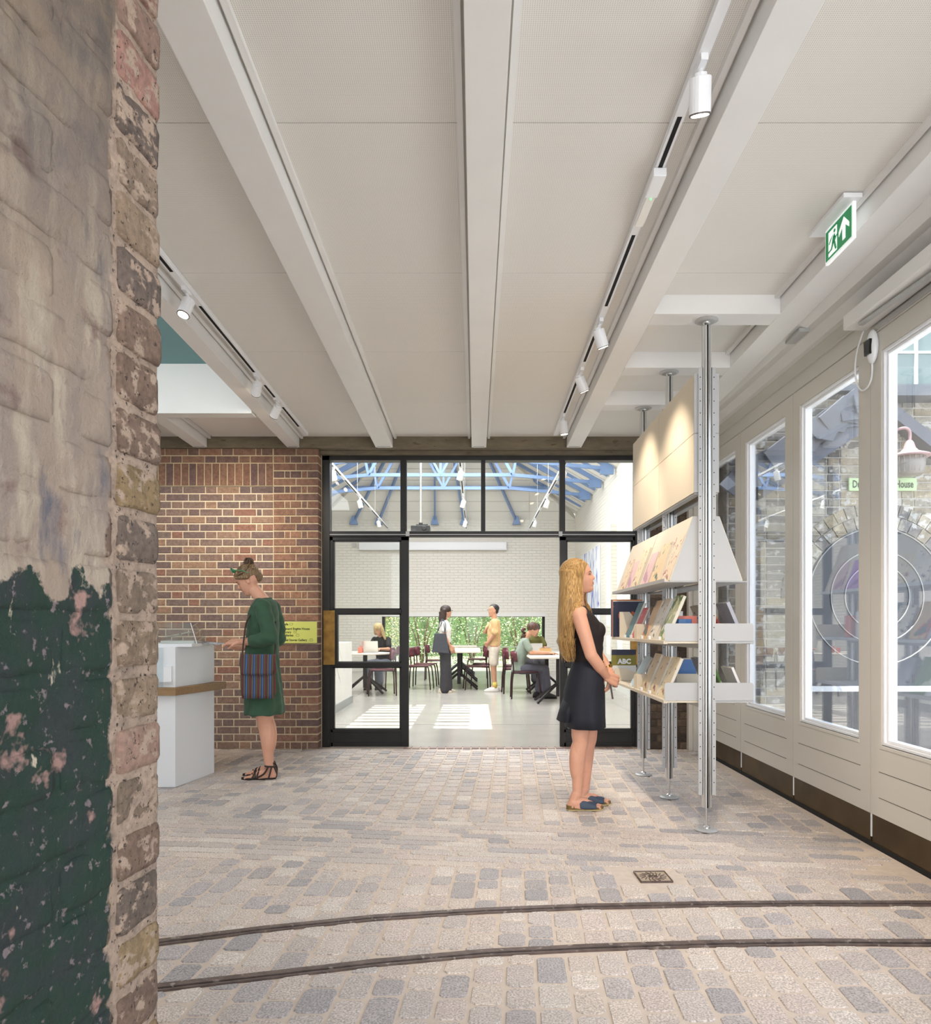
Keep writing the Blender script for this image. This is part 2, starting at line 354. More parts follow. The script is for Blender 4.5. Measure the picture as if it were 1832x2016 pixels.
def column_fill(xa, xb, fa, fb, s, ylo, yhi, lens, g=.013):
    y = ylo; 
    while y < yhi-.03:
        L = R.choice(lens)*R.uniform(.9, 1.1)
        if yhi-(y+L) < .07: L = yhi-y
        setts.append((xa, xb, y, y+L, fa, fb, s)); y += L
sl = .055
def cols(x0, x1, w):
    x = x0
    while x < x1: ww = w*R.uniform(.93, 1.07); yield x, x+ww; x += ww
def quad(xa, xb, ya, yb, lo, hi, glo, ghi):
    # xa,xb base x at Y=3.7; clip the y range by curves lo / hi
    g = .0065
    def X(x, y): return x+sl*(y-3.7)
    pts = []
    for (x, y, sx1, sy1) in ((xa, ya, g, g), (xb, ya, -g, g), (xb, yb, -g, -g), (xa, yb, g, -g)):
        xx = X(x, y)+sx1; yy = y+sy1
        yy = max(yy, lo(xx)+glo); yy = min(yy, hi(xx)-ghi); pts.append((xx, yy))
    if min(pts[3][1]-pts[0][1], pts[2][1]-pts[1][1]) < .02: return None
    return pts
polys = []
def region(x0, x1, w, lo, hi, lens, glo, ghi):
    for xa, xb in cols(x0, x1, w):
        xm = (xa+xb)/2; a = lo(xm)-.03; b = hi(xm)+.03; y = a-R.uniform(0, .06)
        while y < b:
            L = R.choice(lens)*R.uniform(.92, 1.08); q = quad(xa, xb, y, y+L, lo, hi, glo, ghi)
            if q: polys.append(q)
            y += L
LN = (.115, .13, .165, .18, .2)
region(-2.4, 2.5, .113, lambda x: 1.2, Y2, LN, .0, .028)
region(-2.6, 2.45, .113, Y2, Y1, LN, .028, .028)
region(-2.9, 2.35, .113, Y1, Yf, LN, .028, .004)
region(-3.4, 2.25, .116, Yb, lambda x: 7.2, (.10, .12, .14, .17), .004, 0)
for k in range(10):   # cross band of long setts
    t0, t1 = k/10, (k+1)/10; x = -3.2+R.uniform(0, .2)
    while x < 2.1:
        L = R.choice((.13, .16, .2, .26, .34, .38))
        f = lambda xx, t: Yf(xx)+(Yb(xx)-Yf(xx))*t
        polys.append([(x+.006, f(x, t0)+.006), (x+L-.006, f(x+L, t0)+.006), (x+L-.006, f(x+L, t1)-.006), (x+.006, f(x, t1)-.006)]); x += L
DR = (.78, .955, 3.44, 3.60)
rest = MB(); cand = []
for q in polys:
    cx = sum(p[0] for p in q)/4; cy = sum(p[1] for p in q)/4
    if cx > 2.17 or max(p[0] for p in q) > 2.19: continue
    if DR[0]-.05 < cx < DR[1]+.05 and DR[2]-.05 < cy < DR[3]+.05: continue
    u = U0+cx*F/cy; v = V0+HC*F/cy; vis = 285 < u < 1860 and v < 2040
    cand.append((0 if vis else 1, cy, cx, q))
cand.sort(key=lambda t: t[:3])
for i, (nv, cy, cx, q) in enumerate(cand):
    if i < 300:
        mb = MB(); sett_geo(q, mb, (cx, cy), sett_col()); link('sett', mb.mesh('sett'), floor, (cx, cy, 0), mat=M_sett)
    else: sett_geo(q, rest, col=sett_col())
rest.build('sett_paving', M_sett, floor, kind='stuff')
thr = MB()
for i in range(32):
    x0 = -.72+i*.085
    if x0+.075 < 1.55: thr.hexa([(x0, 7.22, -.01), (x0+.073, 7.22, -.01), (x0+.073, 7.33, -.01), (x0, 7.33, -.01), (x0, 7.22, .001), (x0+.073, 7.22, .001), (x0+.073, 7.33, .001), (x0, 7.33, .001)])
thr2 = MB(); thr2.c = []
for i in range(28):
    x0 = -.72+i*.085; c = R.choice([srgb(150, 126, 116), srgb(138, 116, 108), srgb(160, 140, 128)])
    b = MB(); b.box(-.037, .037, -.055, .055, -.01, .002, c); link('threshold_brick', b.mesh('threshold_brick'), floor, (x0+.04, 7.275, 0), mat=M_sett)
def rail(pts, name, label):
    r = empty(name, (0, 0, 0), 0, label, 'rail', 'tram rails set into the paving'); P = [(-2.6, curve_y(pts)(-2.6))]+[(x, y) for x, y in pts]+[(2.19, curve_y(pts)(2.19))]
    P = [p for p in P if p[0] <= 2.19]; pp = []
    for a, b in zip(P[:-1], P[1:]):
        for k in range(6): pp.append((a[0]+(b[0]-a[0])*k/6, a[1]+(b[1]-a[1])*k/6))
    pp.append(P[-1])
    def strip(o0, o1, z0, z1, jit):
        m = MB(); rows = []
        for i, (x, y) in enumerate(pp):
            a = pp[max(i-1, 0)]; b = pp[min(i+1, len(pp)-1)]; d = Vector((b[0]-a[0], b[1]-a[1])).normalized(); nn = Vector((-d.y, d.x))
            j0, j1 = R.uniform(-jit, jit), R.uniform(-jit, jit)
            rows.append([(x+nn.x*(o0+j0), y+nn.y*(o0+j0), z0), (x+nn.x*(o1+j1), y+nn.y*(o1+j1), z0), (x+nn.x*(o1+j1), y+nn.y*(o1+j1), z1), (x+nn.x*(o0+j0), y+nn.y*(o0+j0), z1)])
        vs = sum(rows, []); fs = []
        for i in range(len(rows)-1):
            for k in range(4): fs.append((i*4+k, i*4+(k+1) % 4, (i+1)*4+(k+1) % 4, (i+1)*4+k))
        fs += [(0, 3, 2, 1), tuple(len(vs)-4+k for k in range(4))]
        return m.add(vs, fs)
    strip(-.006, .022, -.02, .006, .001).build('rail_head', M_rail, r)
    strip(-.014, -.006, -.02, -.004, .0006).build('flange_groove', M_blackgap, r)
    strip(-.024, -.014, -.02, .003, .001).build('guard_lip', M_rail, r)
rail(rail1, 'tram_rail', 'old rusty curved tram rail set in the setts, the one nearer the glass doors')
rail(rail2, 'tram_rail', 'old rusty curved tram rail set in the setts, the one nearer the viewer')
# drain cover
dc = empty('drain_cover', (.867, 3.52, 0), .03, 'small square rusted drain cover set in the pale stone setts', 'drain cover')
MB().box(-.075, .075, -.07, .07, -.008, .001).build('plate', mat('drain_plate', srgb(178, 160, 140), .8, var=.2, vs=40, bump=.002, bs=90), dc)
m = MB()
for i in range(4): m.box(*((-.078, .078, -.073+(.142 if i else 0), -.069+(.142 if i else 0)) if i < 2 else (-.078+(.152 if i > 2 else 0), -.074+(.152 if i > 2 else 0), -.073, .073)), -.006, .005)
for i in range(16): a = 2*PI*i/16; m.bar((.035*math.cos(a), .033*math.sin(a), .002), (.064*math.cos(a+.35), .06*math.sin(a+.35), .002), .004, .003)
for i in range(8): a = 2*PI*i/8; m.bar((.008*math.cos(a), .008*math.sin(a), .002), (.026*math.cos(a-.3), .026*math.sin(a-.3), .002), .006, .004)
m.build('cast_pattern', M_rail, dc)
# ================================================================= BACK WALL BRICKWORK
BR = {'warm': [srgb(136, 104, 86), srgb(126, 95, 80), srgb(144, 108, 88), srgb(118, 92, 82), srgb(112, 88, 80), srgb(132, 98, 82), srgb(106, 84, 80)],
      'panel': [srgb(146, 120, 104), srgb(134, 110, 98), srgb(124, 104, 96), srgb(150, 122, 102), srgb(116, 98, 94), srgb(138, 102, 88), srgb(130, 110, 100), srgb(120, 104, 98)],
      'dark': [srgb(84, 70, 60), srgb(72, 60, 52), srgb(96, 80, 66), srgb(62, 52, 46)],
      'stock': [srgb(170, 162, 146), srgb(160, 153, 142), srgb(176, 163, 140), srgb(152, 147, 140), srgb(142, 138, 134), srgb(168, 156, 138), srgb(180, 174, 162), srgb(132, 128, 126)]}
cache = {}
def brick_geo(mb, w, h, d, col, rr, cx=0, cy=0, cz=0):
    e = min(.003, w*.1); j = lambda: rr.uniform(-.0012, .0012)
    B = [(-w/2, d, -h/2), (w/2, d, -h/2), (w/2, d, h/2), (-w/2, d, h/2)]
    A = [(x, .003, z) for x, _, z in B]
    Fp = [(x*(1-2*e/w)+j(), j()*.8, z*(1-2*e/h)+j()) for x, _, z in B]
    vs = [(x+cx, y+cy, z+cz) for x, y, z in B+A+Fp]
    mb.add(vs, [(0, 1, 5, 4), (1, 2, 6, 5), (2, 3, 7, 6), (3, 0, 4, 7), (4, 5, 9, 8), (5, 6, 10, 9), (6, 7, 11, 10), (7, 4, 8, 11), (8, 9, 10, 11)], col)
def lay(parent, rects, pal, m, face_y, depth=.012, maxn=300, name='brick', rot=None, seed=1):
    rr = random.Random(seed); st = MB(); k = 0
    for (x0, x1, z0, z1, big) in rects:
        w, h = x1-x0, z1-z0; ci = rr.randrange(len(pal)); 
        d = depth if not isinstance(big, tuple) else big[1]; bg = big if not isinstance(big, tuple) else big[0]
        if bg and k < maxn:
            key = (name, round(w, 3), round(h, 3), round(d, 3), id(pal), ci, rr.randrange(2))
            if key not in cache:
                b = MB(); brick_geo(b, w, h, d, pal[ci], rr); cache[key] = b.mesh(name); cache[key].materials.append(m)
            o = bpy.data.objects.new(name, cache[key]); COL.objects.link(o); o.parent = parent; o.location = ((x0+x1)/2, face_y+rr.uniform(-.0015, .0015), (z0+z1)/2); k += 1
        else: brick_geo(st, w, h, d, pal[ci], rr, (x0+x1)/2, face_y+rr.uniform(-.0015, .0015), (z0+z1)/2)
    if st.v: st.build(name+'_work', m, parent, kind='stuff')
YB = 7.18
wall_back = MB().box(-5.2, -1.565, YB+.008, 7.6, 0, 3.0).build('wall_back', M_mortar, kind='structure')
XP0, XP1, XL = -2.007, -1.562, -5.1
pil, pan = [], []
HC1 = .075
vis = lambda x: x > -3.16
for c in range(40):
    z0 = .006+c*HC1; z1 = z0+.062
    if z0 > 2.985-.045: break
    x = XP0+.003
    seq = (.215, .215) if c % 2 else (.1025, .046, .1025, .046, .1025)
    for i, L in enumerate(seq):
        last = i == len(seq)-1
        pil.append((x, x+L, z0, z1, (L > .09, .155) if last else L > .09)); x += L+.01
    if c >= 38 or c < 35:   # below the soldier course, or above it
        x = XP0-.012
        k = c % 2
        if k: x -= 0
        first = True
        while x > XL:
            L = .215 if k == 0 else .1025
            if first and c % 2: L = .1025
            if first and c % 2 and False: pass
            pan.append((x-L, x, z0, z1, vis(x) and L > .09)); x -= L+.011; k = 1-k
            if first and c % 2: pan.append((x-.046, x, z0, z1, False)); x -= .057; k = 0
            first = False
zs0 = .005+35*HC1
x = XP0-.008; sold = []
while x > XL: sold.append((x-.065, x, zs0, zs0+.215, vis(x))); x -= .0765
panlow = [r for r in pan if r[2] < zs0]; panhi = [r for r in pan if r[2] > zs0]
lay(wall_back, sorted(sold+panhi, key=lambda r: -r[1]), BR['warm'], M_brick, YB, maxn=26, seed=3)
lay(wall_back, pil, BR['warm'], M_brick, YB, maxn=104, seed=4)
lay(wall_back, sorted(panlow, key=lambda r: (-r[1]-.2*r[2])), BR['panel'], M_brick, YB+.022, depth=.02, maxn=170, seed=5)
# recessed panel backing: pale mortar sits behind the panel bricks
MB().box(-5.2, XP0-.004, YB+.029, YB+.034, 0, zs0-.004).build('recess_bed', mat('mortar_pale', srgb(222, 208, 182), .95, var=.08, vs=12, bump=.003, bs=90), wall_back)
MB().box(-5.2, XP0-.003, YB+.004, YB+.03, zs0-.006, zs0-.0035).build('recess_shadow_line', M_mortar, wall_back)
# cut the core so that the panel reads as recessed
wall_back.data.clear_geometry()
core = MB().box(-5.2, XP0-.002, YB+.031, 7.6, 0, zs0-.004).box(-5.2, XP0-.002, YB+.009, 7.6, zs0-.004, 3.0).box(XP0-.002, -1.567, YB+.009, 7.33, 0, 3.0).box(XP0-.002, -1.54, 7.33, 7.6, 0, 3.0)
wall_back.data = core.mesh('wall_back'); wall_back.data.materials.append(M_mortar)
wr = MB().box(1.69, 2.3, YB+.009, 7.6, 0, 3.0).build('wall_back_right', mat('mortar_dark', srgb(92, 80, 66), .95, var=.2, vs=10), kind='structure')
rects = []
for c in range(39):
    z0 = .005+c*HC1; x = 1.7 - (.11 if c % 2 else 0); k = 0
    while x < 2.28:
        L = .215 if k == 0 else .1025; a = max(x, 1.695); b = min(x+L, 2.25)
        if b-a > .03: rects.append((a, b, z0, z0+.065, True))
        x += L+.01; k = 1-k
lay(wr, rects, BR['dark'], M_brick, YB, maxn=180, seed=8)
lin = MB().box(-5.2, 2.3, 7.15, 7.6, 2.995, 3.3)
lin.box(-1.56, 1.69, 7.26, 7.6, 2.958, 2.995)
lin.build('trim_1', M_conc, kind='structure', bevel=.004)
# ================================================================= CEILING
zc = lambda y: 3.105+.0211*(7.18-y)
zb = lambda y: 2.995+.0211*(7.18-y)
def slope_box(mb, x0, x1, y0, y1, a, b):   # a,b: offsets (function of y) for bottom and top
    mb.hexa([(x0, y0, a(y0)), (x1, y0, a(y0)), (x1, y1, a(y1)), (x0, y1, a(y1)), (x0, y0, b(y0)), (x1, y0, b(y0)), (x1, y1, b(y1)), (x0, y1, b(y1))]); return mb
ceiling = slope_box(slope_box(slope_box(MB(), -1.86, 2.4, -4.2, 7.6, lambda y: zc(y)+.02, lambda y: zc(y)+.25), -5.2, -1.86, 6.06, 7.6, lambda y: zc(y)+.02, lambda y: zc(y)+.25), -5.2, -1.86, -4.2, 2.9, lambda y: zc(y)+.02, lambda y: zc(y)+.25)
slope_box(ceiling, -5.2, -4.0, 2.9, 6.06, lambda y: zc(y)+.02, lambda y: zc(y)+.25)
ceiling = ceiling.build('ceiling', M_white, kind='structure')
bays = [(-1.74, -.985), (-.815, -.035), (.11, .905), (1.05, 1.79)]
YJ = [-4.1, -2.8, -1.7, -.6, .52, 1.68, 2.83, 3.98, 5.06, 6.14, 7.15]
for bi, (a, b) in enumerate(bays+[(-2.64, -1.87), (-3.6, -2.8)]):
    for j in range(len(YJ)-1):
        y0, y1 = YJ[j]+.002, YJ[j+1]-.002
        if bi >= 4:
            if y1 < 6.1: continue
            y0 = max(y0, 6.18)
        if bi == 3 and False: pass
        g = .0 if bi < 4 else 0
        slope_box(MB(), a+.035, b-.035, y0, y1, zc, lambda y: zc(y)+.015).build('ceiling_panel', M_perf, ceiling)
beamx = [(-.985, -.815, -4.1), (-.035, .11, -4.1), (.905, 1.05, -4.1), (-1.86, -1.74, -4.1), (-2.786, -2.656, 6.12), (1.79, 1.96, -4.1)]
for i, (a, b, y0) in enumerate(beamx):
    tr = slope_box(MB(), a, b, y0, 7.145, zb, lambda y: zc(y)+.06).build('trim_%d' % (i+2), M_beam, kind='structure', bevel=.002)
    s = MB()
    for sx0, sx1 in ((a-.036, a-.012), (b+.012, b+.036)): slope_box(s, sx0, sx1, y0, 7.15, lambda y: zc(y)-.022, lambda y: zc(y)+.03)
    s.build('edge_trim', M_beam, tr)
    s = MB()
    for sx0, sx1 in ((a-.012, a), (b, b+.012)): slope_box(s, sx0, sx1, y0, 7.15, lambda y: zc(y)-.006, lambda y: zc(y)+.03)
    s.build('shadow_gap', M_cream, tr)
    if i != 5: MB().box(a+.018, b-.018, 7.10, 7.151, zb(7.14)-.002, zb(7.14)+.02).build('steel_end_plate', M_alumatt, tr)
# cross members over the shelving poles
PY = [4.32, 5.15, 5.94]
for i, y in enumerate(PY):
    MB().hexa([(1.05, y-.09, zb(y)), (1.79, y-.09, zb(y)), (1.79, y+.07, zb(y)), (1.05, y+.07, zb(y)), (1.05, y-.09, zc(y)+.01), (1.79, y-.09, zc(y)+.01), (1.79, y+.07, zc(y)+.01), (1.05, y+.07, zc(y)+.01)]).build('trim_%d' % (i+9), M_beam, kind='structure', bevel=.002)
# rooflight well on the left
well = MB().box(-3.98, -1.87, 6.03, 6.16, 3.005, 3.62).box(-4.1, -4.0, 2.9, 6.06, 3.02, 3.9).box(-1.9, -1.862, 2.9, 6.06, 3.13, 3.9).box(-4.0, -1.86, 2.8, 2.9, 3.02, 3.9)
well.build('trim_12', M_white, kind='structure', bevel=.002)
MB().hexa([(-4.1, 2.7, 3.9), (-1.86, 2.7, 3.9), (-1.86, 6.3, 3.38), (-4.1, 6.3, 3.38), (-4.1, 2.7, 3.95), (-1.86, 2.7, 3.95), (-1.86, 6.3, 3.43), (-4.1, 6.3, 3.43)]).build('ceiling_rooflight', M_skylight, kind='structure')  # teal panel extended unseen over the whole well to keep the sun out
# ================================================================= OTHER ROOM WALLS
MB().box(-5.3, -5.2, -4.2, 7.6, 0, 3.9).build('wall_left', M_white, kind='structure')
wf = MB().box(-5.2, -2.2, -4.2, -4.1, 0, 3.6).box(2.3, 2.8, -4.2, -4.1, 0, 3.6).box(-2.2, 2.3, -4.2, -4.1, 3.1, 3.6).box(-2.2, 2.3, -4.2, -4.1, 0, .3)
wf.build('wall_front', M_white, kind='structure')
XW = 2.22
MB().box(XW, XW+.12, -4.1, -.87, 0, 3.6).build('wall_right', M_cream, kind='structure')
# header and cornice over the folding doors
hd = MB().box(XW-.02, XW+.14, -.87, 7.15, 2.838, 2.846).box(XW-.012, XW+.14, -.87, 7.15, 2.85, 3.05).box(XW-.03, XW-.012, -.87, 7.15, 2.94, 2.95)
hd.build('trim_13', M_cream, kind='structure', bevel=.002)
MB().prism([(1.96, 3.075), (2.03, 3.05), (2.10, 3.065), (2.17, 3.04), (2.24, 3.04), (2.24, 3.3), (1.96, 3.3)], 1, -4.1, 7.15).build('trim_14', M_beam, kind='structure')
MB().box(2.14, 2.235, 7.06, 7.16, 0, 2.85).box(2.10, 2.14, 7.10, 7.17, 0, 2.85).build('trim_15', M_dorr, kind='structure', bevel=.003)
# low black strip and threshold
MB().box(XW-.012, XW+.1, -.87, 7.1, -.01, .022).build('baseboard_right', M_blackgap, kind='structure')
# ================================================================= FOLDING GLAZED DOORS (right wall)
edges = [6.985, 6.0, 5.015, 4.03, 3.045, 2.06, 1.075, .09, -.87]
M_groove = mat('groove', srgb(92, 84, 72), .8)
for i in range(len(edges)-1):
    y1, y0 = edges[i], edges[i+1]; gy0, gy1 = y0+.125, y1-.105; zt, zbm = 2.835, .18; gz0, gz1 = .575, 2.725
    d = MB().box(XW-.012, XW+.05, y0+.002, gy0, zbm, zt).box(XW-.012, XW+.05, gy1, y1-.002, zbm, zt).box(XW-.012, XW+.05, gy0, gy1, gz1, zt).box(XW-.012, XW+.05, gy0, gy1, zbm, gz0)
    d = d.build('door_%d' % (i+1), M_dorr, kind='structure')
    b = MB()
    for k, (e, xx, bw_) in enumerate(((0, -.004, .016), (.0165, .012, .014))):
        b.box(XW+xx, XW+.06, gy0+e, gy0+e+bw_, gz0+e, gz1-e).box(XW+xx, XW+.06, gy1-e-bw_, gy1-e, gz0+e, gz1-e).box(XW+xx, XW+.06, gy0+e+bw_, gy1-e-bw_, gz1-e-bw_, gz1-e).box(XW+xx, XW+.06, gy0+e+bw_, gy1-e-bw_, gz0+e, gz0+e+bw_)
    b.build('glazing_bead', M_bead, d, bevel=.002)
    MB().box(XW-.016, XW+.01, gy0-.008, gy1+.008, gz0-.022, gz0).build('sill_bead', M_dorr, d, bevel=.003)
    MB().box(XW+.026, XW+.032, gy0+.03, gy1-.03, gz0+.03, gz1-.03).build('pane', M_glass, d)
    for z in (.425, .283): MB().box(XW-.0135, XW-.0115, gy0-.02, gy1+.02, z, z+.003).build('groove', M_groove, d)
    if i == 4: MB().box(XW-.0135, XW-.0115, gy1+.017, gy1+.02, .18, .283).build('groove', M_groove, d)
    MB().box(XW-.006, XW+.04, y0+.008, y1-.008, .022, .178).build('kick_plate', M_bronze, d)
    MB().box(XW-.009, XW+.04, y0-.004, y0+.006, .05, .18).build('edge_strip', M_bead, d)
# automatic door operator with arm, sensor and cable
op = empty('door_operator', (2.13, 3.4, 2.95), 0, 'white boxed automatic door operator with folded grey arm over the near glazed door', 'door operator')
def rel(o): 
    def f(mb): mb.v = [(x-o.location.x, y-o.location.y, z-o.location.z) for x, y, z in mb.v]; return mb
    return f
ro = rel(op)
ro(MB().box(2.065, 2.195, 2.3, 4.05, 2.882, 2.962)).build('housing', M_white, op, bevel=.004)
ro(MB().bar((2.10, 3.93, 2.868), (2.13, 3.30, 2.862), .028, .014).bar((2.13, 3.32, 2.852), (2.205, 3.0, 2.85), .024, .012).cyl((2.13, 3.31, 2.845), (2.13, 3.31, 2.875), .018)).build('arm', M_alumatt, op, bevel=.002)
ro(MB().box(2.186, 2.206, 2.4, 3.93, 2.842, 2.868)).build('slide_channel', M_alumatt, op, bevel=.002)
se = empty('door_sensor', (2.19, 3.98, 2.75), 0, 'white rounded door sensor with black window on the cream door stile', 'sensor')
rs = rel(se)
b = MB().ell((2.19, 3.98, 2.765), (.026, .045, .095), 16, 10); rs(b); b.build('body', M_bead, se, smooth=True)
rs(MB().prism([(3.955, 2.72), (4.005, 2.72), (4.01, 2.80), (3.95, 2.80)], 0, 2.158, 2.172)).build('lens', mat('black_gloss', (.01, .01, .01), .1), se)
pts = [(2.19, 4.03, 2.885)]+[(2.185, 4.03+.06*math.sin(t*PI)+.02*t, 2.885-.28*math.sin(t*PI*.72)) for t in [k/14 for k in range(1, 13)]]
pts = [(2.185, 4.06, 2.885), (2.187, 4.13, 2.80), (2.19, 4.16, 2.70), (2.192, 4.14, 2.61), (2.192, 4.09, 2.56), (2.192, 4.03, 2.56), (2.192, 3.99, 2.60), (2.19, 3.98, 2.68)]
def smoothpath(p, n=5):
    p = [Vector(q) for q in p]; out = []
    for i in range(len(p)-1):
        a, b, c, d = p[max(i-1, 0)], p[i], p[i+1], p[min(i+2, len(p)-1)]
        for k in range(n):
            t = k/n; out.append(.5*((2*b)+(c-a)*t+(2*a-5*b+4*c-d)*t*t+(3*b-a-3*c+d)*t*t*t))
    return out+[p[-1]]
rs(MB().tube(smoothpath(pts), .005)).build('cable', M_bead, se, smooth=True)
# exit sign
es = empty('exit_sign', (1.73, 3.42, 3.15), 0, 'green and white running man exit sign hanging from the ceiling', 'exit sign')
re_ = rel(es); zt = zc(3.4)
re_(MB().box(1.665, 1.752, 3.26, 3.60, zt-.022, zt)).build('mounting_plate', M_bead, es, bevel=.003)
re_(MB().box(1.722, 1.738, 3.29, 3.55, 2.995, zt-.02)).build('sign_frame', mat('sign_edge', (.9, .92, .92), .3, emit=((.9, .95, .95), .35)), es, bevel=.002)
M_green = mat('sign_green', srgb(28, 140, 84), .4, emit=(srgb(28, 140, 84), .25)); M_signw = mat('sign_white', (.85, .88, .86), .4, emit=((.9, .95, .95), .5))
re_(MB().box(1.7195, 1.7215, 3.30, 3.54, 3.007, 3.150)).build('green_face', M_green, es)
def sp(a, b): return (3.532-a*.224, 3.013+b*.130)     # a 0..1 left to right as seen from -X, b up
def poly(pts): return MB().prism([sp(*p) for p in pts], 0, 1.718, 1.7196)
re_(poly([(.10, .02), (.10, .93), (.46, .93), (.46, .02)])).build('doorway_symbol', M_signw, es, fixn=True)
man = MB()
for pl in ([(.30, .62), (.38, .68), (.42, .45), (.34, .36), (.26, .40)], [(.28, .66), (.33, .70), (.20, .62), (.12, .48), (.15, .45), (.22, .57)], [(.36, .66), (.42, .54), (.52, .60), (.51, .54), (.41, .47), (.34, .58)],
           [(.27, .42), (.34, .40), (.26, .18), (.05, .14), (.05, .20), (.22, .24)], [(.33, .42), (.39, .42), (.42, .26), (.46, .08), (.40, .08), (.36, .24)]): man.prism([sp(*p) for p in pl], 0, 1.7168, 1.718)
man.cyl((1.7168, sp(.37, .79)[0], sp(.37, .79)[1]), (1.718, sp(.37, .79)[0], sp(.37, .79)[1]), .0085, n=14)
re_(man).build('running_man', M_green, es, fixn=True)
re_(poly([(.75, .93), (.96, .55), (.96, .38), (.81, .60), (.81, .12), (.69, .12), (.69, .60), (.54, .38), (.54, .55)])).build('arrow', M_signw, es, fixn=True)
# small fixing box under the edge beam
kb = MB().box(1.985, 2.05, 4.42, 4.62, 3.03, 3.052).build('junction_box', M_alumatt, bevel=.002); tag(kb, 'small grey metal junction plate under the ceiling cornice near the exit sign', 'junction box')
# ================================================================= STEEL SCREEN AND DOORS
YS = 7.34
def sb(mb, u0, v0, u1, v1, y0=YS, y1=YS+.06):
    k = YS/F; return mb.box((u0-U0)*k, (u1-U0)*k, y0, y1, HC-(v0-V0)*k, HC-(v1-V0)*k)
scr = empty('window_1', (0, 0, 0), kind='structure')
fr = MB()
sb(fr, 634.5, 894, 649.5, 1470.2, YS-.02, YS+.1); sb(fr, 634.5, 894, 1262, 907, YS-.02, YS+.1); sb(fr, 1249, 894, 1262, 1470.2, YS-.02, YS+.1); sb(fr, 640, 1046, 1258, 1057, YS-.015, YS+.08)
fr.build('frame', M_black, scr, bevel=.003)
for u0, u1 in ((788, 800), (946.5, 955), (1101, 1112)): sb(MB(), u0, 905, u1, 1048, YS-.01, YS+.06).build('mullion', M_black, scr, bevel=.002)
for u0, u1 in ((650, 788), (800, 947), (955, 1101), (1112, 1250)):
    sb(MB(), u0, 907, u1, 1046, YS+.02, YS+.026).build('pane', M_glass2, scr)
sb(MB(), 640, 1052, 1258, 1053.5, YS-.018, YS).build('head_track', M_alumatt, scr)
def leaf(n, side):
    d = empty('door_%d' % n, (0, 0, 0), kind='structure')
    if side < 0: a, b, c, e = 649, 655, 789, 804
    else: a, b, c, e = 1102, 1114, 1245, 1252
    m = MB(); sb(m, a, 1057, b, 1470.2); sb(m, c, 1057, e, 1470.2); sb(m, a, 1057, e, 1064); m.build('stile', M_black, d, bevel=.002)
    sb(MB(), b-4, 1199.5, c+2, 1208).build('rail', M_black, d, bevel=.002); sb(MB(), b-4, 1304.5, c+2, 1313, YS-.005, YS+.06).build('rail', M_black, d, bevel=.002)
    m = MB(); sb(m, b-4, 1437, c+2, 1470.2, YS+.012, YS+.05); sb(m, b-4, 1436, c+2, 1442); sb(m, b-4, 1462, c+2, 1470.2); m.build('kick_panel', M_black, d, bevel=.002)
    for v0, v1 in ((1064, 1200), (1208, 1305), (1313, 1437)): sb(MB(), b, v0, c, v1, YS+.028, YS+.034).build('pane', M_glass2, d)
    for v0, v1 in ((1064, 1200), (1208, 1305), (1313, 1437)):
        m = MB()
        for q in ((b, v0, b+3, v1), (c-3, v0, c, v1), (b, v0, c, v0+2.5), (b, v1-2.5, c, v1)): sb(m, *q, YS+.008, YS+.05)
        m.build('glazing_frame', M_black, d)
    if side < 0:
        m = MB(); sb(m, 637.5, 1202, 660, 1308.5, YS-.035, YS-.022); m.build('push_plate', M_brass, d, bevel=.002)
        m = MB()
        for u in (643, 655):
            for v in (1206, 1304): x, y, z = px(u, v, YS); m.cyl((x, YS-.037, z), (x, YS-.03, z), .006, n=8)
        m.build('screw', M_brass, d); m = MB(); sb(m, 655, 1202, 665, 1308, YS-.01, YS+.05); m.build('plate_backing', M_black, d)
    else:
        m = MB(); sb(m, 1240, 1202, 1262, 1308.5, YS-.035, YS-.022); m.build('push_plate', M_brass, d, bevel=.002)
    return d
leaf(9, -1); leaf(10, 1)
for u in (801, 1101.5):   # folded leaves seen edge on
    m = MB(); sb(m, u-1.5, 1057, u+2.5, 1468, YS-.03, YS+.9); 
m = MB(); sb(m, 799, 1047, 806, 1056, YS-.03, YS); sb(m, 1099, 1047, 1106, 1056, YS-.03, YS); m.build('pivot', M_alumatt, scr)
# ================================================================= FAR ROOM
XA, XB_, YN, YE = -4.2, 2.73, 7.6, 19.7
ff = MB().box(XA, XB_, 7.34, YE+.3, -.1, 0).build('floor.001', M_farfloor, kind='structure')
m = MB()
for x in (-2.1, .62): m.box(x, x+.006, 7.7, YE, 0, .0012)
for y in (9.0, 13.6): m.box(XA, XB_, y, y+.006, 0, .0012)
m.build('floor_joint', mat('floor_joint', srgb(138, 132, 126), .6), ff)
fw = MB().box(XA, -2.55, YE, YE+.3, 0, 4.2).box(1.91, XB_, YE, YE+.3, 0, 4.2).box(-2.55, 1.91, YE, YE+.3, 1.53, 4.2)
fw.build('wall_far', M_farwall, kind='structure')
w2 = MB().box(-2.55, 1.91, YE+.1, YE+.2, 1.49, 1.6).box(-2.56, -2.48, YE+.1, YE+.2, 0, 1.53).box(1.84, 1.92, YE+.1, YE+.2, 0, 1.53).build('window_2', M_black, kind='structure')
MB().box(-2.48, 1.84, YE+.14, YE+.15, .01, 1.49).build('pane', M_glass3, w2)
MB().box(-2.56, 1.92, YE-.01, YE+.1, 1.50, 1.60).build('reveal', M_white, w2)
wfr = MB().box(XB_, XB_+.2, YN, YE+.3, 0, 4.6).box(XB_-.12, XB_, 13.9, 14.5, 0, 3.2).build('wall_far_right', M_farwall, kind='structure')
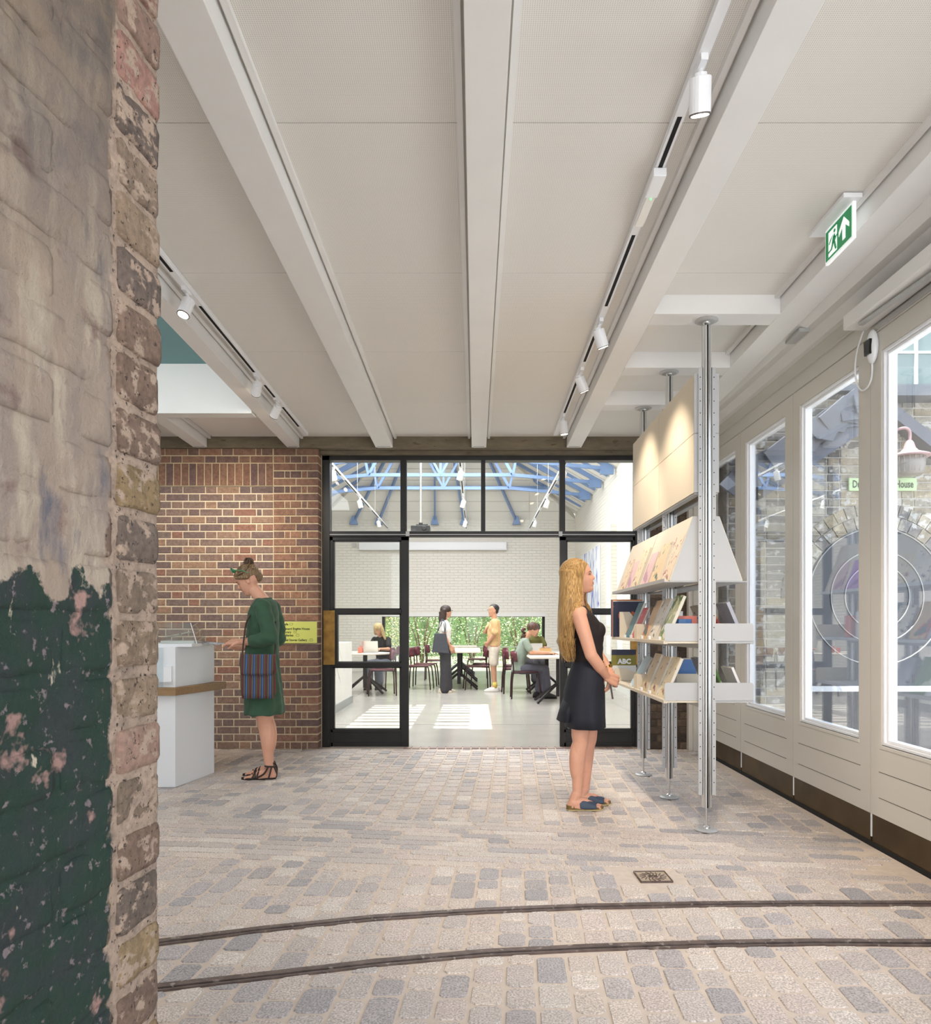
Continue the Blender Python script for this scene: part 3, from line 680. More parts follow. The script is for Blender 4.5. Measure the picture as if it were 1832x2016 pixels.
MB().box(XB_-.03, XB_, 7.7, 13.9, 0, .12).build('skirting', M_white, wfr)
MB().box(XA-.2, XA, YN, YE+.3, 0, 4.6).build('wall_far_left', M_farwall, kind='structure')
# inner face of the opening and rear side of the dividing wall
MB().box(-5.2, -1.6, 7.6, 7.65, 0, 4.2).box(1.7, 2.73, 7.6, 7.65, 0, 4.2).box(-1.6, 1.7, 7.6, 7.65, 3.0, 4.2).box(-5.2, 2.93, 7.5, 7.65, 3.3, 6.6).build('wall_dividing', M_farwall, kind='structure')
# roof: two pitches, far hip, two openings in the left pitch
SL = .577; XR = (XA+XB_)/2; ZE = 4.3; ZR = ZE+(XR-XA)*SL
rf = MB()
def lp(x): return ZE+(x-XA)*SL
def rp(x): return ZE+(XB_-x)*SL
def rquad(f, x0, x1, y0, y1): rf.hexa([(x0, y0, f(x0)), (x1, y0, f(x1)), (x1, y1, f(x1)), (x0, y1, f(x0)), (x0, y0, f(x0)+.1), (x1, y0, f(x1)+.1), (x1, y1, f(x1)+.1), (x0, y1, f(x0)+.1)])
HY0, HY1 = 7.86, 10.62
for x0, x1 in ((XA-.2, -3.25), (-2.56, -2.36), (-1.744, XR)): rquad(lp, x0, x1, YN-.1, YE)
for x0, x1 in ((-3.25, -2.56), (-2.36, -1.744)): rquad(lp, x0, x1, YN-.1, HY0); rquad(lp, x0, x1, HY1, YE)
rquad(rp, XR, XB_+.2, YN-.1, YE)
rf.build('ceiling.001', M_roof, kind='structure')
hp = MB(); zh = lambda y: 4.15+(YE-y)*.60
yt = YE-(ZR-4.15)/.60
hp.add([(XA, YE, 4.15), (XB_, YE, 4.15), (XR, yt, ZR), (XA, YE+.05, 4.3), (XB_, YE+.05, 4.3), (XR, yt+.05, ZR+.1)], [(0, 2, 1), (3, 4, 5), (0, 1, 4, 3), (1, 2, 5, 4), (2, 0, 3, 5)])
hp.build('ceiling_hip', M_roof, kind='structure')
m = MB()
for k in range(9): m.box(-3.3, -1.7, HY0+.1+k*.31, HY0+.1+k*.31+(.13 if k in (2, 5) else .08), 4.75, 4.80)
bars = tag(m.build('rooflight_bars', M_white, kind='structure'))
# board joints on the hip and pitches
m = MB()
for k in range(14):
    y = YE-.3-k*.35; z = zh(y)
    if z > ZR-.1: break
    half = (XB_-XR)*(1-(YE-y)/(YE-yt)); m.box(XR-half, XR+half, y, y+.012, z-.012, z-.002)
for k in range(18):
    y = 12.2+k*.42
    m.hexa([(XB_, y, ZE-.012), (XR+.1, y, rp(XR+.1)-.012), (XR+.1, y+.012, rp(XR+.1)-.012), (XB_, y+.012, ZE-.012), (XB_, y, ZE), (XR+.1, y, rp(XR+.1)), (XR+.1, y+.012, rp(XR+.1)), (XB_, y+.012, ZE)])
m.build('board_joints', mat('joint_grey', srgb(190, 186, 178), .8), bpy.data.objects['ceiling.001'], kind='stuff')
# blue steel trusses
def truss(y, label):
    t = empty('roof_truss', (XR, y, ZE), 0, label, 'roof truss', 'blue steel roof trusses of the far room')
    P = lambda x, z: (x-XR, 0, z-ZE); W = XB_-XR-.05
    zr = ZR-.15; tie = ZE+.15
    for s in (-1, 1):
        MB().bar(P(XR+s*W, ZE+.02), P(XR, zr), .07, .13).build('rafter', M_blue, t)
        MB().bar(P(XR+s*W, ZE-.02), P(XR+s*W*.45, tie), .05, .07).build('tie', M_blue, t)
        MB().bar(P(XR+s*W*.45, tie), P(XR+s*W*.5, ZE+W*.5*SL), .05, .06).build('strut', M_blue, t)
        MB().bar(P(XR+s*W*.45, tie), P(XR+s*W*.22, ZE+W*.78*SL), .05, .06).build('strut', M_blue, t)
        MB().bar(P(XR, tie), P(XR+s*W*.22, ZE+W*.78*SL), .04, .05).build('strut', M_blue, t)
        MB().box(*sorted((s*(W-.25), s*W)), -.05, .05, -.12, .06).build('shoe', M_blue, t)
    MB().bar(P(XR-W*.45, tie), P(XR+W*.45, tie), .05, .07).build('tie', M_blue, t)
    MB().bar(P(XR, tie), P(XR, zr), .05, .06).build('king_post', M_blue, t)
for y, l in ((14.0, 'blue steel roof truss with raised tie, the nearest of the three'), (15.35, 'blue steel roof truss with raised tie, the middle one of three'), (16.8, 'blue steel roof truss with raised tie, the farthest of the three')): truss(y, l)
m = empty('hip_rafters', (0, 0, 0), kind='structure')
for x, xt in ((-3.3, -1.8), (-2.62, -1.45), (-1.1, -.95), (-.31, -.6), (1.12, .05)):
    f = min(1, 1.0); y1 = 16.9
    MB().bar((x, YE-.05, 4.10), (xt, y1, zh(y1)-.08), .045, .09).build('rafter', M_blue, m)
    MB().prism([(x-.11, 4.0), (x+.11, 4.0), (x+.04, 4.22), (x-.04, 4.22)], 1, YE-.16, YE-.02).build('rafter_foot', M_blue, m)
for y in (17.2, 18.4): MB().bar((XA+.9, y, zh(y)-.16), (XB_-.7, y, zh(y)-.16), .06, .08).build('purlin', M_blue, m)
for k in range(6):
    y = 14.7+k*.75; MB().bar((XB_-.02, y, ZE+.02), (XR+1.0, y, rp(XR+1.0)-.06), .05, .10).build('rafter', M_blue, m)
    MB().bar((XA+.02, y, ZE+.02), (XR-1.0, y, lp(XR-1.0)-.06), .05, .10).build('rafter', M_blue, m)
# projector on pole
pr = empty('projector', ((828-U0)*14.6/F, 14.6, HC-(1046-V0)*14.6/F), 0, 'black projector hanging from a long white pole under the blue trusses', 'projector')
MB().box(-.19, .19, -.15, .15, -.02, .10).cyl((.08, -.15, .04), (.08, -.19, .04), .045, n=14).build('body', mat('black_plastic', (.015, .016, .018), .4), pr, bevel=.01)
MB().box(-.09, .09, -.08, .08, .10, .13).cyl((0, 0, .13), (0, 0, .17), .04).bar((-.09, 0, .12), (.14, .05, .14), .02, .02).build('bracket', mat('black_plastic', (.015, .016, .018), .4), pr)
MB().cyl((0, 0, .16), (0, 0, 2.8), .022).build('pole', M_alu, pr)
# roller screen housing on the far wall
sc = empty('screen_housing', (-1.15, YE-.08, 3.42), 0, 'long white roller screen housing fixed high on the far brick wall', 'screen housing')
MB().box(-2.0, 2.0, -.07, .075, -.09, .10).build('housing', M_bead, sc, bevel=.01); MB().box(-2.0, 2.0, -.075, .0, -.115, -.09).build('bottom_bar', M_bead, sc)
so_ = MB().box(-.05, .05, -.02, .02, -.05, .05).build('wall_socket', M_alumatt, bevel=.003); so_.location = ((697-U0)*YE/F, YE-.02, HC-(1073-V0)*YE/F); tag(so_, 'small grey square socket high on the far wall, left of the screen', 'socket')
# track lights in far room
M_lampwarm = mat('lamp_glow', (1, .9, .75), .5, emit=((1, .84, .62), 14))
def spotlight(loc, aim, label, grp, size=1.0, lit=0, cone=1.1, parent=None, glow=True):
    t = empty('track_spotlight', loc, 0, label, 'spotlight', grp); d = (Vector(aim)-Vector(loc)).normalized()
    c0 = Vector((0, 0, -.10))*size; M = d.to_track_quat('Z', 'Y').to_matrix()
    a = c0-d*.045*size; b = c0+d*.065*size
    MB().cyl(a, b, .037*size, n=20).build('body', M_bead, t, bevel=.003, smooth=False)
    MB().box(-.012*size, .012*size, -.05*size, .05*size, -.022*size, .006*size).cyl((0, 0, -.02*size), a+Vector((0, 0, .01)), .009*size).cyl(a-d*.012*size, a+d*.002, .022*size).build('stem', M_bead, t)
    MB().cyl(b-d*.002, b+d*.0012, .031*size, n=18).build('lamp', M_lampwarm if glow else M_alu, t)
    MB().cyl(b-d*.004, b+d*.0006, .0372*size, n=20).build('rim', mat('dark_rim', (.1, .09, .08), .4), t)
    if lit:
        l = bpy.data.lights.new('lamp_light', 'SPOT'); l.energy = lit; l.spot_size = cone; l.spot_blend = .8; l.shadow_soft_size = .03; l.color = (1, .84, .66)
        o = bpy.data.objects.new('lamp_light', l); COL.objects.link(o); o.parent = t; o.location = b+d*.02; o.rotation_euler = (-d).to_track_quat('Z', 'Y').to_euler()
    return t
def track(x, y0, y1, z0, z1, label, grp, w=.034, gaps=(), nm='light_track'):
    t = empty(nm, (x, y0, z0), 0, label, 'light track', grp)
    def seg(a0, a1, b0, b1, ya, yb): 
        f = lambda y: z0+(z1-z0)*(y-y0)/(y1-y0)-z0
        return MB().hexa([(a0, ya-y0, f(ya)+b0), (a1, ya-y0, f(ya)+b0), (a1, yb-y0, f(yb)+b0), (a0, yb-y0, f(yb)+b0), (a0, ya-y0, f(ya)+b1), (a1, ya-y0, f(ya)+b1), (a1, yb-y0, f(yb)+b1), (a0, yb-y0, f(yb)+b1)])
    seg(-w/2, w/2, 0, .032, y0, y1).build('rail', M_bead, t, bevel=.001)
    for a, b in gaps: seg(-w*.22, w*.22, -.0015, .002, a, b).build('slot', M_blackgap, t)
    return t
for x, l in ((-2.22, 'left'), (-.23, 'middle'), (1.38, 'right')):
    tt = track(x, 10.5, 18.7, 3.72, 3.72, 'white light track hanging under the far roof, the %s one' % l, 'far room light tracks', .05, [(10.7+k*1.6, 11.9+k*1.6) for k in range(5)])
    for k in range(4): MB().cyl((0, .7+k*2.4, .03), (0, .7+k*2.4, 1.15), .004, n=5).build('suspension_wire', M_alu, tt)
    for j, y in enumerate((11.3, 13.9, 16.6)):
        spotlight((x, y, 3.72), (x+(.6 if l == 'left' else -.8), y+.6, 1), 'small white spotlight on the %s far track, %s' % (l, ('nearest of its row', 'second of its row', 'farthest of its row')[j]), 'far room spotlights', 1.25)
# ================================================================= INDOOR TRACK LIGHTS
tz = lambda y: zc(y)-.034
track(.78, -2.0, 7.0, tz(-2.0), tz(7.0), 'long white light track beside the beam right of the middle bay', 'light tracks on the ceiling', .04, [(-1.5, 2.15), (2.75, 3.05), (3.55, 4.3), (4.72, 5.15), (5.45, 6.3)])
track(-1.64, -2.0, 7.0, tz(-2.0), tz(7.0), 'long white light track beside the left beam near the rooflight', 'light tracks on the ceiling', .04, [(.5, 3.45), (3.62, 3.9), (4.3, 5.35), (5.62, 5.9), (6.15, 6.7)])
for y, aim, e, l, c in ((2.5, (1.15, 3.9, .0), 130, 'large white cylinder spotlight nearest on the right track', 1.0), (4.5, (1.30, 4.85, 1.7), 62, 'white cylinder spotlight on the right track, second from the viewer', .9), (5.3, (1.31, 5.6, 1.9), 50, 'white cylinder spotlight on the right track, third from the viewer', .9), (6.38, (1.1, 6.6, .6), 25, 'white cylinder spotlight at the far end of the right track', 1.0)):
    spotlight((.78, y, tz(y)), aim, l, 'right track spotlights', 1.0, e, c+.5)
for y, aim, e, l in ((4.1, (-2.2, 3.1, 0.3), 30, 'white spotlight with bright lamp on the left track, nearest the viewer'), (5.42, (-2.45, 7.18, 1.95), 75, 'white spotlight on the left track, second from the viewer'), (5.95, (-2.85, 7.18, 1.5), 60, 'white spotlight with ribbed end on the left track, third from the viewer')):
    spotlight((-1.64, y, tz(y)), aim, l, 'left track spotlights', .95, e, 1.25)
em = empty('emergency_light', (.78, 3.2, tz(3.2)), 0, 'flat white emergency light with clear lens on the right track', 'emergency light')
MB().box(-.028, .028, -.16, .0, -.034, .002).build('body', M_bead, em, bevel=.004); MB().box(-.02, .02, .0, .24, -.03, .0).build('lens', mat('clear_lens', (.85, .84, .80), .15, spec=.8), em, bevel=.004)
MB().box(-.024, .024, -.01, .25, -.02, .002).build('lens_frame', M_bead, em, bevel=.003); MB().ell((0, .005, -.035), .004, 8, 6).build('indicator', mat('led', (.1, .8, .2), .4, emit=((.1, .9, .2), 2)), em)
# ================================================================= OUTSIDE
MB().box(2.34, 9, -6, 12, -.12, -.03).build('ground', mat('paving_outside', srgb(190, 186, 178), .85, var=.08, vs=3), kind='structure')
YO = 6.7
wo = MB().box(2.34, 7.2, YO+.012, YO+.3, -.1, 4.1).build('wall_outside', M_mortarout, kind='structure')
AC = (3.73, 1.48); AR = .66
rects = []
for c in range(54):
    z0 = -.03+c*.0765; z1 = z0+.062; x = 2.36-(.11 if c % 2 else 0); k = c % 2
    while x < 6.2:
        L = .215 if k == 0 else .1025; a, b = max(x, 2.36), x+L
        cx, cz = (a+b)/2, (z0+z1)/2; rad = math.hypot(cx-AC[0], cz-AC[1]) if cz > AC[1] else abs(cx-AC[0])
        ok = b-a > .03
        if cz > AC[1]-.02:
            if math.hypot(cx-AC[0], cz-AC[1]) < AR+.25: ok = False
        elif abs(cx-AC[0]) < AR+.02 and cz > -.2:
            if cx < AC[0]: 
                b = min(b, AC[0]-AR)
            else: a = max(a, AC[0]+AR)
            ok = b-a > .03
        if ok: rects.append((a, b, z0, z1, b < 4.35 and z1 < 3.6))
        x += L+.013; k = 1-k
rects.sort(key=lambda r: (-r[4], r[0]+.05*r[2]))
lay(wo, rects, BR['stock'], mat('brick_outside', (1, 1, 1), .9, attr=True, var=.25, vs=25, bump=.004, bs=90, var2=.15, vs2=90, spots=[(14, .57, (.62, .60, .56)), (30, .66, (.10, .095, .09))]), YO, depth=.015, maxn=250, seed=21)
for ring, r0 in ((0, AR+.01), (1, AR+.125)):
    n = 22 if ring == 0 else 26
    for k in range(n):
        a0 = PI*k/n+.008; a1 = PI*(k+1)/n-.008; c = R.choice(BR['stock'])
        q = [(AC[0]+r*math.cos(a), AC[1]+r*math.sin(a)) for r, a in ((r0, a0), (r0+.105, a0), (r0+.105, a1), (r0, a1))]
        MB().prism(q, 1, YO-.006, YO+.015, c).build('arch_brick', MATS['brick_outside'], wo, fixn=True)
# arched window in the outside wall with ring tracery
w3 = empty('window_3', (0, 0, 0), kind='structure')
arc = [(AC[0]+AR*math.cos(PI*k/24), AC[1]+AR*math.sin(PI*k/24)) for k in range(25)]
MB().prism(arc+[(AC[0]-AR, .0), (AC[0]+AR, .0)], 1, YO-.001, YO+.01).build('pane', mat('dark_glass', (.05, .055, .07), .08, spec=.9), w3, fixn=True)
for r in (.30, .43, .635):
    MB().tube([(AC[0]+r*math.cos(2*PI*k/48), YO-.008, 1.50+r*math.sin(2*PI*k/48)) for k in range(49)], .0055, 6).build('ring', M_alumatt, w3)
MB().box(AC[0]-AR, AC[0]+AR, YO-.02, YO, .62, .67).box(AC[0]-.012, AC[0]+.012, YO-.012, YO, .67, .9).build('transom', M_bead, w3)
# porch gable: lead covered copings, slates, gutter
GX, GZ = 3.76, 3.28
gb = empty('trim_16', (0, 0, 0), kind='structure')
M_lead = mat('lead', srgb(118, 121, 130), .6, metal=.1, var=.12, vs=5)
for s in (-1, 1):
    k = .66 if s < 0 else .79
    MB().hexa([(GX+s*1.15, YO-.16, GZ-1.15*k-.13), (GX, YO-.16, GZ-.13), (GX, YO+.02, GZ-.13), (GX+s*1.15, YO+.02, GZ-1.15*k-.13), (GX+s*1.15, YO-.16, GZ-1.15*k), (GX, YO-.16, GZ), (GX, YO+.02, GZ+.0), (GX+s*1.15, YO+.02, GZ-1.15*k)]).build('coping', M_lead, gb, fixn=True)
M_slate = mat('slate', srgb(122, 125, 133), .55, var=.12, vs=7)
for i in range(9):
    t = i/8; x = GX-.38-t*1.0; z = GZ-.06-(.38+t*1.0)*.66
    b = MB().prism([(-.17, .13), (.15, .17), (.19, -.02), (.02, -.12), (-.12, -.03)], 1, -.01, .01); o = b.build('slate', M_slate, gb, fixn=True); o.location = (x, YO-.20-.02*(i % 3), z+.18); o.rotation_euler = (.2*(i % 2), -.55+R.uniform(-.16, .16), .2)
for i in range(5):
    b = MB().prism([(-.2, .08), (.22, .1), (.2, -.06), (-.18, -.08)], 1, -.01, .01); o = b.build('slate', M_slate, gb, fixn=True); o.location = (3.3+i*.12-.2, YO-.12-.03*i, 2.95+.07*i); o.rotation_euler = (0, -.1, .1)
MB().box(3.72, 6.5, YO-.22, YO-.0, 3.30, 3.40).box(3.0, 3.72, YO-.1, YO-.0, 3.38, 3.44).build('gutter', mat('gutter_grey', srgb(120, 124, 130), .6), gb)
up = MB().box(3.7, 6.5, YO-.04, YO+.0, 3.4, 4.2).build('window_4', mat('skylight_glass', srgb(132, 150, 146), .15, spec=.8), kind='structure')
m = MB()
for x in (3.72, 4.05, 4.5, 4.95): m.box(x, x+.025, YO-.06, YO-.04, 3.4, 4.2)
for z in (3.74, 4.06): m.box(3.7, 6.5, YO-.055, YO-.042, z, z+.022)
m.build('glazing_bar', M_bead, up)
# outdoor wall lamp and name sign
wl = empty('wall_lamp', (3.90, YO-.22, 2.675), 0, 'pink enamel swan neck wall lamp with ribbed glass bowl outside the doors', 'wall lamp')
M_pink = mat('pink_enamel', srgb(196, 160, 162), .4)
MB().tube(smoothpath([(-.12, .21, .22), (-.13, .12, .30), (-.06, 0, .33), (0, 0, .30), (0, 0, .2)]), .014, 8).build('arm', M_pink, wl, smooth=True)
MB().lathe([(.02, .22), (.035, .20), (.05, .15), (.075, .12), (.165, .085), (.17, .07), (.10, .07)]).build('shade', M_pink, wl, smooth=True)
m = MB(); 
m.lathe([(.125, .07), (.128, -.0), (.118, -.07), (.09, -.10), (.0, -.105)], n=36).build('glass_bowl', mat('ribbed_glass', srgb(150, 142, 136), .25, spec=.8), wl, smooth=True)
m = MB()
for k in range(18): a = 2*PI*k/18; m.cyl((.128*math.cos(a), .128*math.sin(a), .065), (.117*math.cos(a), .117*math.sin(a), -.075), .005, n=5)
m.build('rib', mat('ribbed_glass', srgb(196, 190, 186), .25), wl)
sg = empty('name_sign', (0, 0, 0), 0, 'pale green name sign on the outside brick wall, seen through the glazed doors', 'sign')
xs0 = (1671-U0)*(YO-.03)/F; xs1 = (1804-U0)*(YO-.03)/F; zs = HC-(966-V0)*(YO-.03)/F; zs2 = HC-(941-V0)*(YO-.03)/F
sg.location = (xs0, YO-.03, zs)
MB().box(0, xs1-xs0, 0, .02, 0, zs2-zs).build('board', mat('lime_board', srgb(206, 232, 180), .6), sg, bevel=.002)
text('Dunard Engine House', .098, mat('sign_ink', srgb(70, 80, 76), .7), sg, (.028, -.002, .028), (PI/2, 0, 0), fit=.565, off=.0016)
# garden beyond the far window
MB().box(-14, 14, 20, 40, -.25, -.05).build('ground.001', mat('garden_ground', srgb(150, 150, 120), .9, var=.2, vs=2), kind='structure')
MB().box(-14, 14, 31, 31.2, -.2, 5).build('wall_garden', mat('garden_backdrop_hedge', srgb(96, 120, 70), .9, var=.5, vs=3), kind='structure')
M_leaf = mat('leaf', (1, 1, 1), .5, attr=True); 
def bush(x, y, rx, rz, n, pal, label, seed):
    rr = random.Random(seed); t = empty('garden_shrub', (x, y, -.05), 0, label, 'shrub', 'shrubs beyond the far window'); m = MB()
    for _ in range(n):
        a = rr.uniform(0, 2*PI); h = rr.random()**.8; r = math.sqrt(rr.random())*.35+.65
        rad = rx*(math.sin(min(1, h*1.15+.25)*PI*.62))*r
        p = Vector((rad*math.cos(a), rad*math.sin(a)*.7, h*rz)); s = rr.uniform(.04, .085)
        d = Vector((rr.uniform(-1, 1), rr.uniform(-1, 1), rr.uniform(-.6, 1))).normalized(); e = d.orthogonal().normalized(); c = rr.choice(pal); kk = rr.uniform(.7, 1.15)
        m.add([p, p+d*s*.5+e*s*.3, p+d*s*1.2, p+d*s*.5-e*s*.3], [(0, 1, 2, 3)], tuple(q*kk for q in c))
    m.build('foliage', M_leaf, t, kind='stuff')
    st = MB()
    for k in range(6): a = k*1.05; st.tube([(0, 0, 0), (.2*math.cos(a), .2*math.sin(a), rz*.4), (.5*rx*math.cos(a), .4*rx*math.sin(a), rz*.8)], [.03, .02, .008], 5)
    st.build('stem', mat('bark', srgb(110, 92, 70), .9), t)
GRN = [srgb(140, 165, 100), srgb(168, 190, 125), srgb(116, 146, 92), srgb(196, 206, 152), srgb(104, 128, 88)]
YLW = [srgb(206, 196, 110), srgb(226, 206, 150), srgb(170, 180, 96), srgb(150, 160, 90), srgb(120, 110, 70)]
PLE = [srgb(200, 205, 160), srgb(160, 176, 130), srgb(130, 150, 100), srgb(220, 214, 180)]
bush(-3.2, 22.6, .95, 2.2, 2600, YLW, 'yellow leaved garden shrub behind the seated woman at the laptop', 1)
bush(-1.7, 23.0, 1.1, 2.3, 2800, PLE, 'pale twiggy garden shrub beyond the left end of the far window', 2)
bush(-.1, 23.2, 1.1, 2.4, 3000, GRN, 'dense green garden shrub in the middle of the far window', 3)
bush(1.4, 22.8, 1.0, 2.2, 2800, PLE+GRN[:2], 'mixed pale green shrub beyond the right end of the far window', 4)
bush(2.7, 23.3, 1.0, 2.4, 1600, GRN, 'dark green shrub at the right edge of the far window', 5)
fe = empty('garden_railing', (0, 21.2, 0), 0, 'thin pale metal railing in front of the garden shrubs', 'railing')
for z in (.12, .62): MB().box(-3.2, 2.6, -.01, .01, z, z+.02).build('rail', M_alumatt, fe)
for k in range(38): MB().box(-3.2+k*.155, -3.188+k*.155, -.006, .006, -.05, .62).build('baluster', M_alumatt, fe)
# ================================================================= OLD PAINTED PIER (left foreground)
XF = lambda y: -.48+.116*(y-1.1)
TD = Vector((.116, 1, 0)).normalized(); ND = Vector((TD.y, -TD.x, 0))
pier = empty('wall_pier', (0, 0, 0), kind='structure')
PC = [srgb(140, 120, 100), srgb(124, 102, 88), srgb(150, 122, 108), srgb(142, 120, 88), srgb(116, 102, 92), srgb(156, 118, 106), srgb(132, 114, 98), srgb(110, 96, 88), srgb(146, 124, 94)]
PM = srgb(166, 146, 130)
def rough_block(L, D, H, org, col, amp=.0055, res=.010, rnd=.0035, seed=0.0):
    bm = bmesh.new(); nx, ny, nz_ = max(3, int(L/res)), max(2, int(D/.03)), max(3, int(H/res))
    bmesh.ops.create_cube(bm, size=1)
    vs = []; m = MB()
    def face(o, a, b, na, nb):
        base = len(m.v); 
        for i in range(na+1):
            for j in range(nb+1): m.v.append(tuple(Vector(o)+Vector(a)*i/na+Vector(b)*j/nb))
        for i in range(na):
            for j in range(nb): k = base+i*(nb+1)+j; m.f.append((k, k+nb+1, k+nb+2, k+1)); m.c.append(col)
    bm.free()
    face((0, 0, 0), (L, 0, 0), (0, 0, H), nx, nz_)          # front (out)
    face((L, 0, 0), (0, D, 0), (0, 0, H), ny, nz_)          # far end
    face((0, D, 0), (0, -D, 0), (0, 0, H), ny, nz_)         # near end
    face((0, 0, H), (L, 0, 0), (0, D, 0), nx, ny)           # top
    face((0, D, 0), (L, 0, 0), (0, -D, 0), nx, ny)          # bottom
    out = []
    for (a, b, c) in m.v:
        ea = min(a, L-a); ec = min(c, H-c); eb = b
        def rd(e, f): return max(0, rnd-e)*max(0, rnd-f)/rnd*.6
        q = Vector((a, b, c)); q.y += rd(ea, eb)+rd(ec, eb); q.x += (1 if a < L/2 else -1)*(rd(ea, eb)+rd(ea, ec)); q.z += (1 if c < H/2 else -1)*(rd(ec, eb)+rd(ec, ea))
        wp = org+TD*q.x-ND*q.y+Vector((0, 0, q.z)); ns = Vector((wp.x, wp.y, wp.z))*1.0
        n1 = noise.noise(ns*18+Vector((seed, 0, 0)))*amp+noise.noise(ns*55)*amp*.5+noise.noise(ns*140)*amp*.35
        n2 = noise.noise(ns*22+Vector((5, seed, 3)))*amp*.9
        q2 = q+Vector(((n1+n2*.6) if a > L*.5 else n2*.5, n1, n2*.5))
        out.append(tuple(org+TD*q2.x-ND*q2.y+Vector((0, 0, q2.z))))
    m.v = out; return m
def pier_brick(y0, y1, z0, h=.064, bare=False):
    org = Vector((XF(y0), y0, z0)); L = (y1-y0)*math.sqrt(1+.116**2); ex = .007 if y1 > 1.09 else 0
    c = R.choice(PC); kk = R.uniform(.85, 1.1); m = rough_block(L+R.uniform(-.004, .006)*(1 if ex else 0), .10, h, org+ND*(R.uniform(-.002, .0015) if bare else -.0025), tuple(q*kk for q in c), seed=R.uniform(0, 50))
    bmm = m.mesh('brick', True); b2 = bmesh.new(); b2.from_mesh(bmm); bmesh.ops.remove_doubles(b2, verts=b2.verts, dist=.0006); bmesh.ops.recalc_face_normals(b2, faces=b2.faces); b2.to_mesh(bmm); b2.free()
    link('brick', bmm, pier, mat=M_pier)
for c in range(41):
    z0 = .032+.005+.075*c-.075
    if z0 < 0: continue
    pier_brick(.996, 1.10, z0, .066+R.uniform(-.004, .003), True)
    if c % 2: seq = ((.775, .99), (.55, .765))
    else: seq = ((.885, .99), (.66, .875), (.55, .65))
    for a, b in seq: pier_brick(a, b, z0, .0655)
# mortar core: front and far end sheets with relief, plus solid body
core = rough_block(.575*math.sqrt(1+.116**2), .3, 3.1, Vector((XF(.53), .53, 0))-ND*.0045, PM, amp=.0035, res=.009, rnd=.004, seed=3)
me_ = core.mesh('mortar', True); link('mortar', me_, pier, mat=M_pier)
MB().hexa([tuple(Vector((XF(-.6), -.6, 0))-ND*.02), tuple(Vector((XF(1.06), 1.06, 0))-ND*.02), tuple(Vector((XF(1.06), 1.06, 0))-ND*.6), tuple(Vector((XF(-.6), -.6, 0))-ND*.6),
           tuple(Vector((XF(-.6), -.6, 3.15))-ND*.02), tuple(Vector((XF(1.06), 1.06, 3.15))-ND*.02), tuple(Vector((XF(1.06), 1.06, 3.15))-ND*.6), tuple(Vector((XF(-.6), -.6, 3.15))-ND*.6)]).build('pier_body', M_pier, pier, fixn=True)
# ================================================================= SHELVING UNIT
XPOLE = 1.385
su = empty('shelving_unit', (XPOLE, 5.13, 0), 0, 'tall white and aluminium shelving unit fixed floor to ceiling, full of books', 'shelving')
def rsu(mb): mb.v = [(x-XPOLE, y-5.13, z) for x, y, z in mb.v]; return mb
SB = lambda: MB()
for i, y in enumerate(PY):
    zt = zb(y); m = MB().cyl((XPOLE, y, .14), (XPOLE, y, zt-.035), .022, n=16).box(XPOLE-.026, XPOLE+.026, y-.010, y+.010, .14, zt-.035)
    pole = rsu(m).build('pole', M_alu, su)
    pole.modifiers.clear()
    rsu(MB().box(XPOLE-.004, XPOLE+.004, y-.0235, y-.0215, .14, zt-.035)).build('slot', M_blackgap, pole)
    rsu(MB().cyl((XPOLE, y, .02), (XPOLE, y, .15), .006, n=8).lathe([(.024, .0), (.02, .015), (.008, .022)], (XPOLE, y, .008))).build('threaded_rod', M_alu, pole); rsu(MB().cyl((XPOLE, y, zt-.04), (XPOLE, y, zt-.008), .006, n=8).lathe([(.008, -.028), (.02, -.02), (.026, -.006)], (XPOLE, y, zt))).build('threaded_rod', M_alu, pole)
    rsu(MB().lathe([(.066, 0), (.068, .004), (.05, .012), (.02, .014)], (XPOLE, y, .002), 32)).build('foot_disc', M_alumatt, pole, smooth=False)
    rsu(MB().lathe([(.02, -.014), (.05, -.012), (.068, -.004), (.066, 0)], (XPOLE, y, zt), 32)).build('ceiling_disc', M_alumatt, pole)
    for s in (-1, 1):
        st = rsu(MB().box(XPOLE+s*.026, XPOLE+s*.052, y-.012, y-.008, .215, 2.77).box(XPOLE+s*.026, XPOLE+s*.029, y-.012, y+.02, .215, 2.77)).build('upright_strip', M_shelf, pole)
        h = MB()
        for k in range(35):
            z = .29+k*.0712; h.cyl((XPOLE+s*.041, y-.0125, z), (XPOLE+s*.041, y-.0119, z), .0036, n=6)
        rsu(h).build('peg_hole', M_blackgap, pole, kind='stuff')
# upper pin boards both faces
for s in (-1, 1):
    for (y0, y1) in ((4.325, 5.148), (5.152, 5.985)):
        for (z0, z1) in ((2.025, 2.377), (2.380, 2.735)):
            rsu(MB().box(XPOLE+s*.066, XPOLE+s*.075, y0+.001, y1-.001, z0, z1)).build('board_panel', M_board, su, bevel=.001)
    for z0, z1 in ((2.025, 2.377), (2.380, 2.735)):
        rsu(MB().box(*sorted((XPOLE+s*.03, XPOLE+s*.074)), 4.318, 4.324, z0, z1)).build('side_plate', M_shelf, su)
        rsu(MB().box(*sorted((XPOLE+s*.03, XPOLE+s*.074)), 5.99, 5.996, z0, z1)).build('side_plate', M_shelf, su)
    rsu(MB().box(*sorted((XPOLE+s*.03, XPOLE+s*.07)), 4.33, 5.98, 2.015, 2.024)).build('bottom_lip', M_shelf, su)
h = MB()
for s in (-1, 1):
    for z in (2.06, 2.145, 2.23, 2.32, 2.42, 2.51, 2.60, 2.69): h.cyl((XPOLE+s*.062, 4.3174, z), (XPOLE+s*.062, 4.318, z), .0025, n=6)
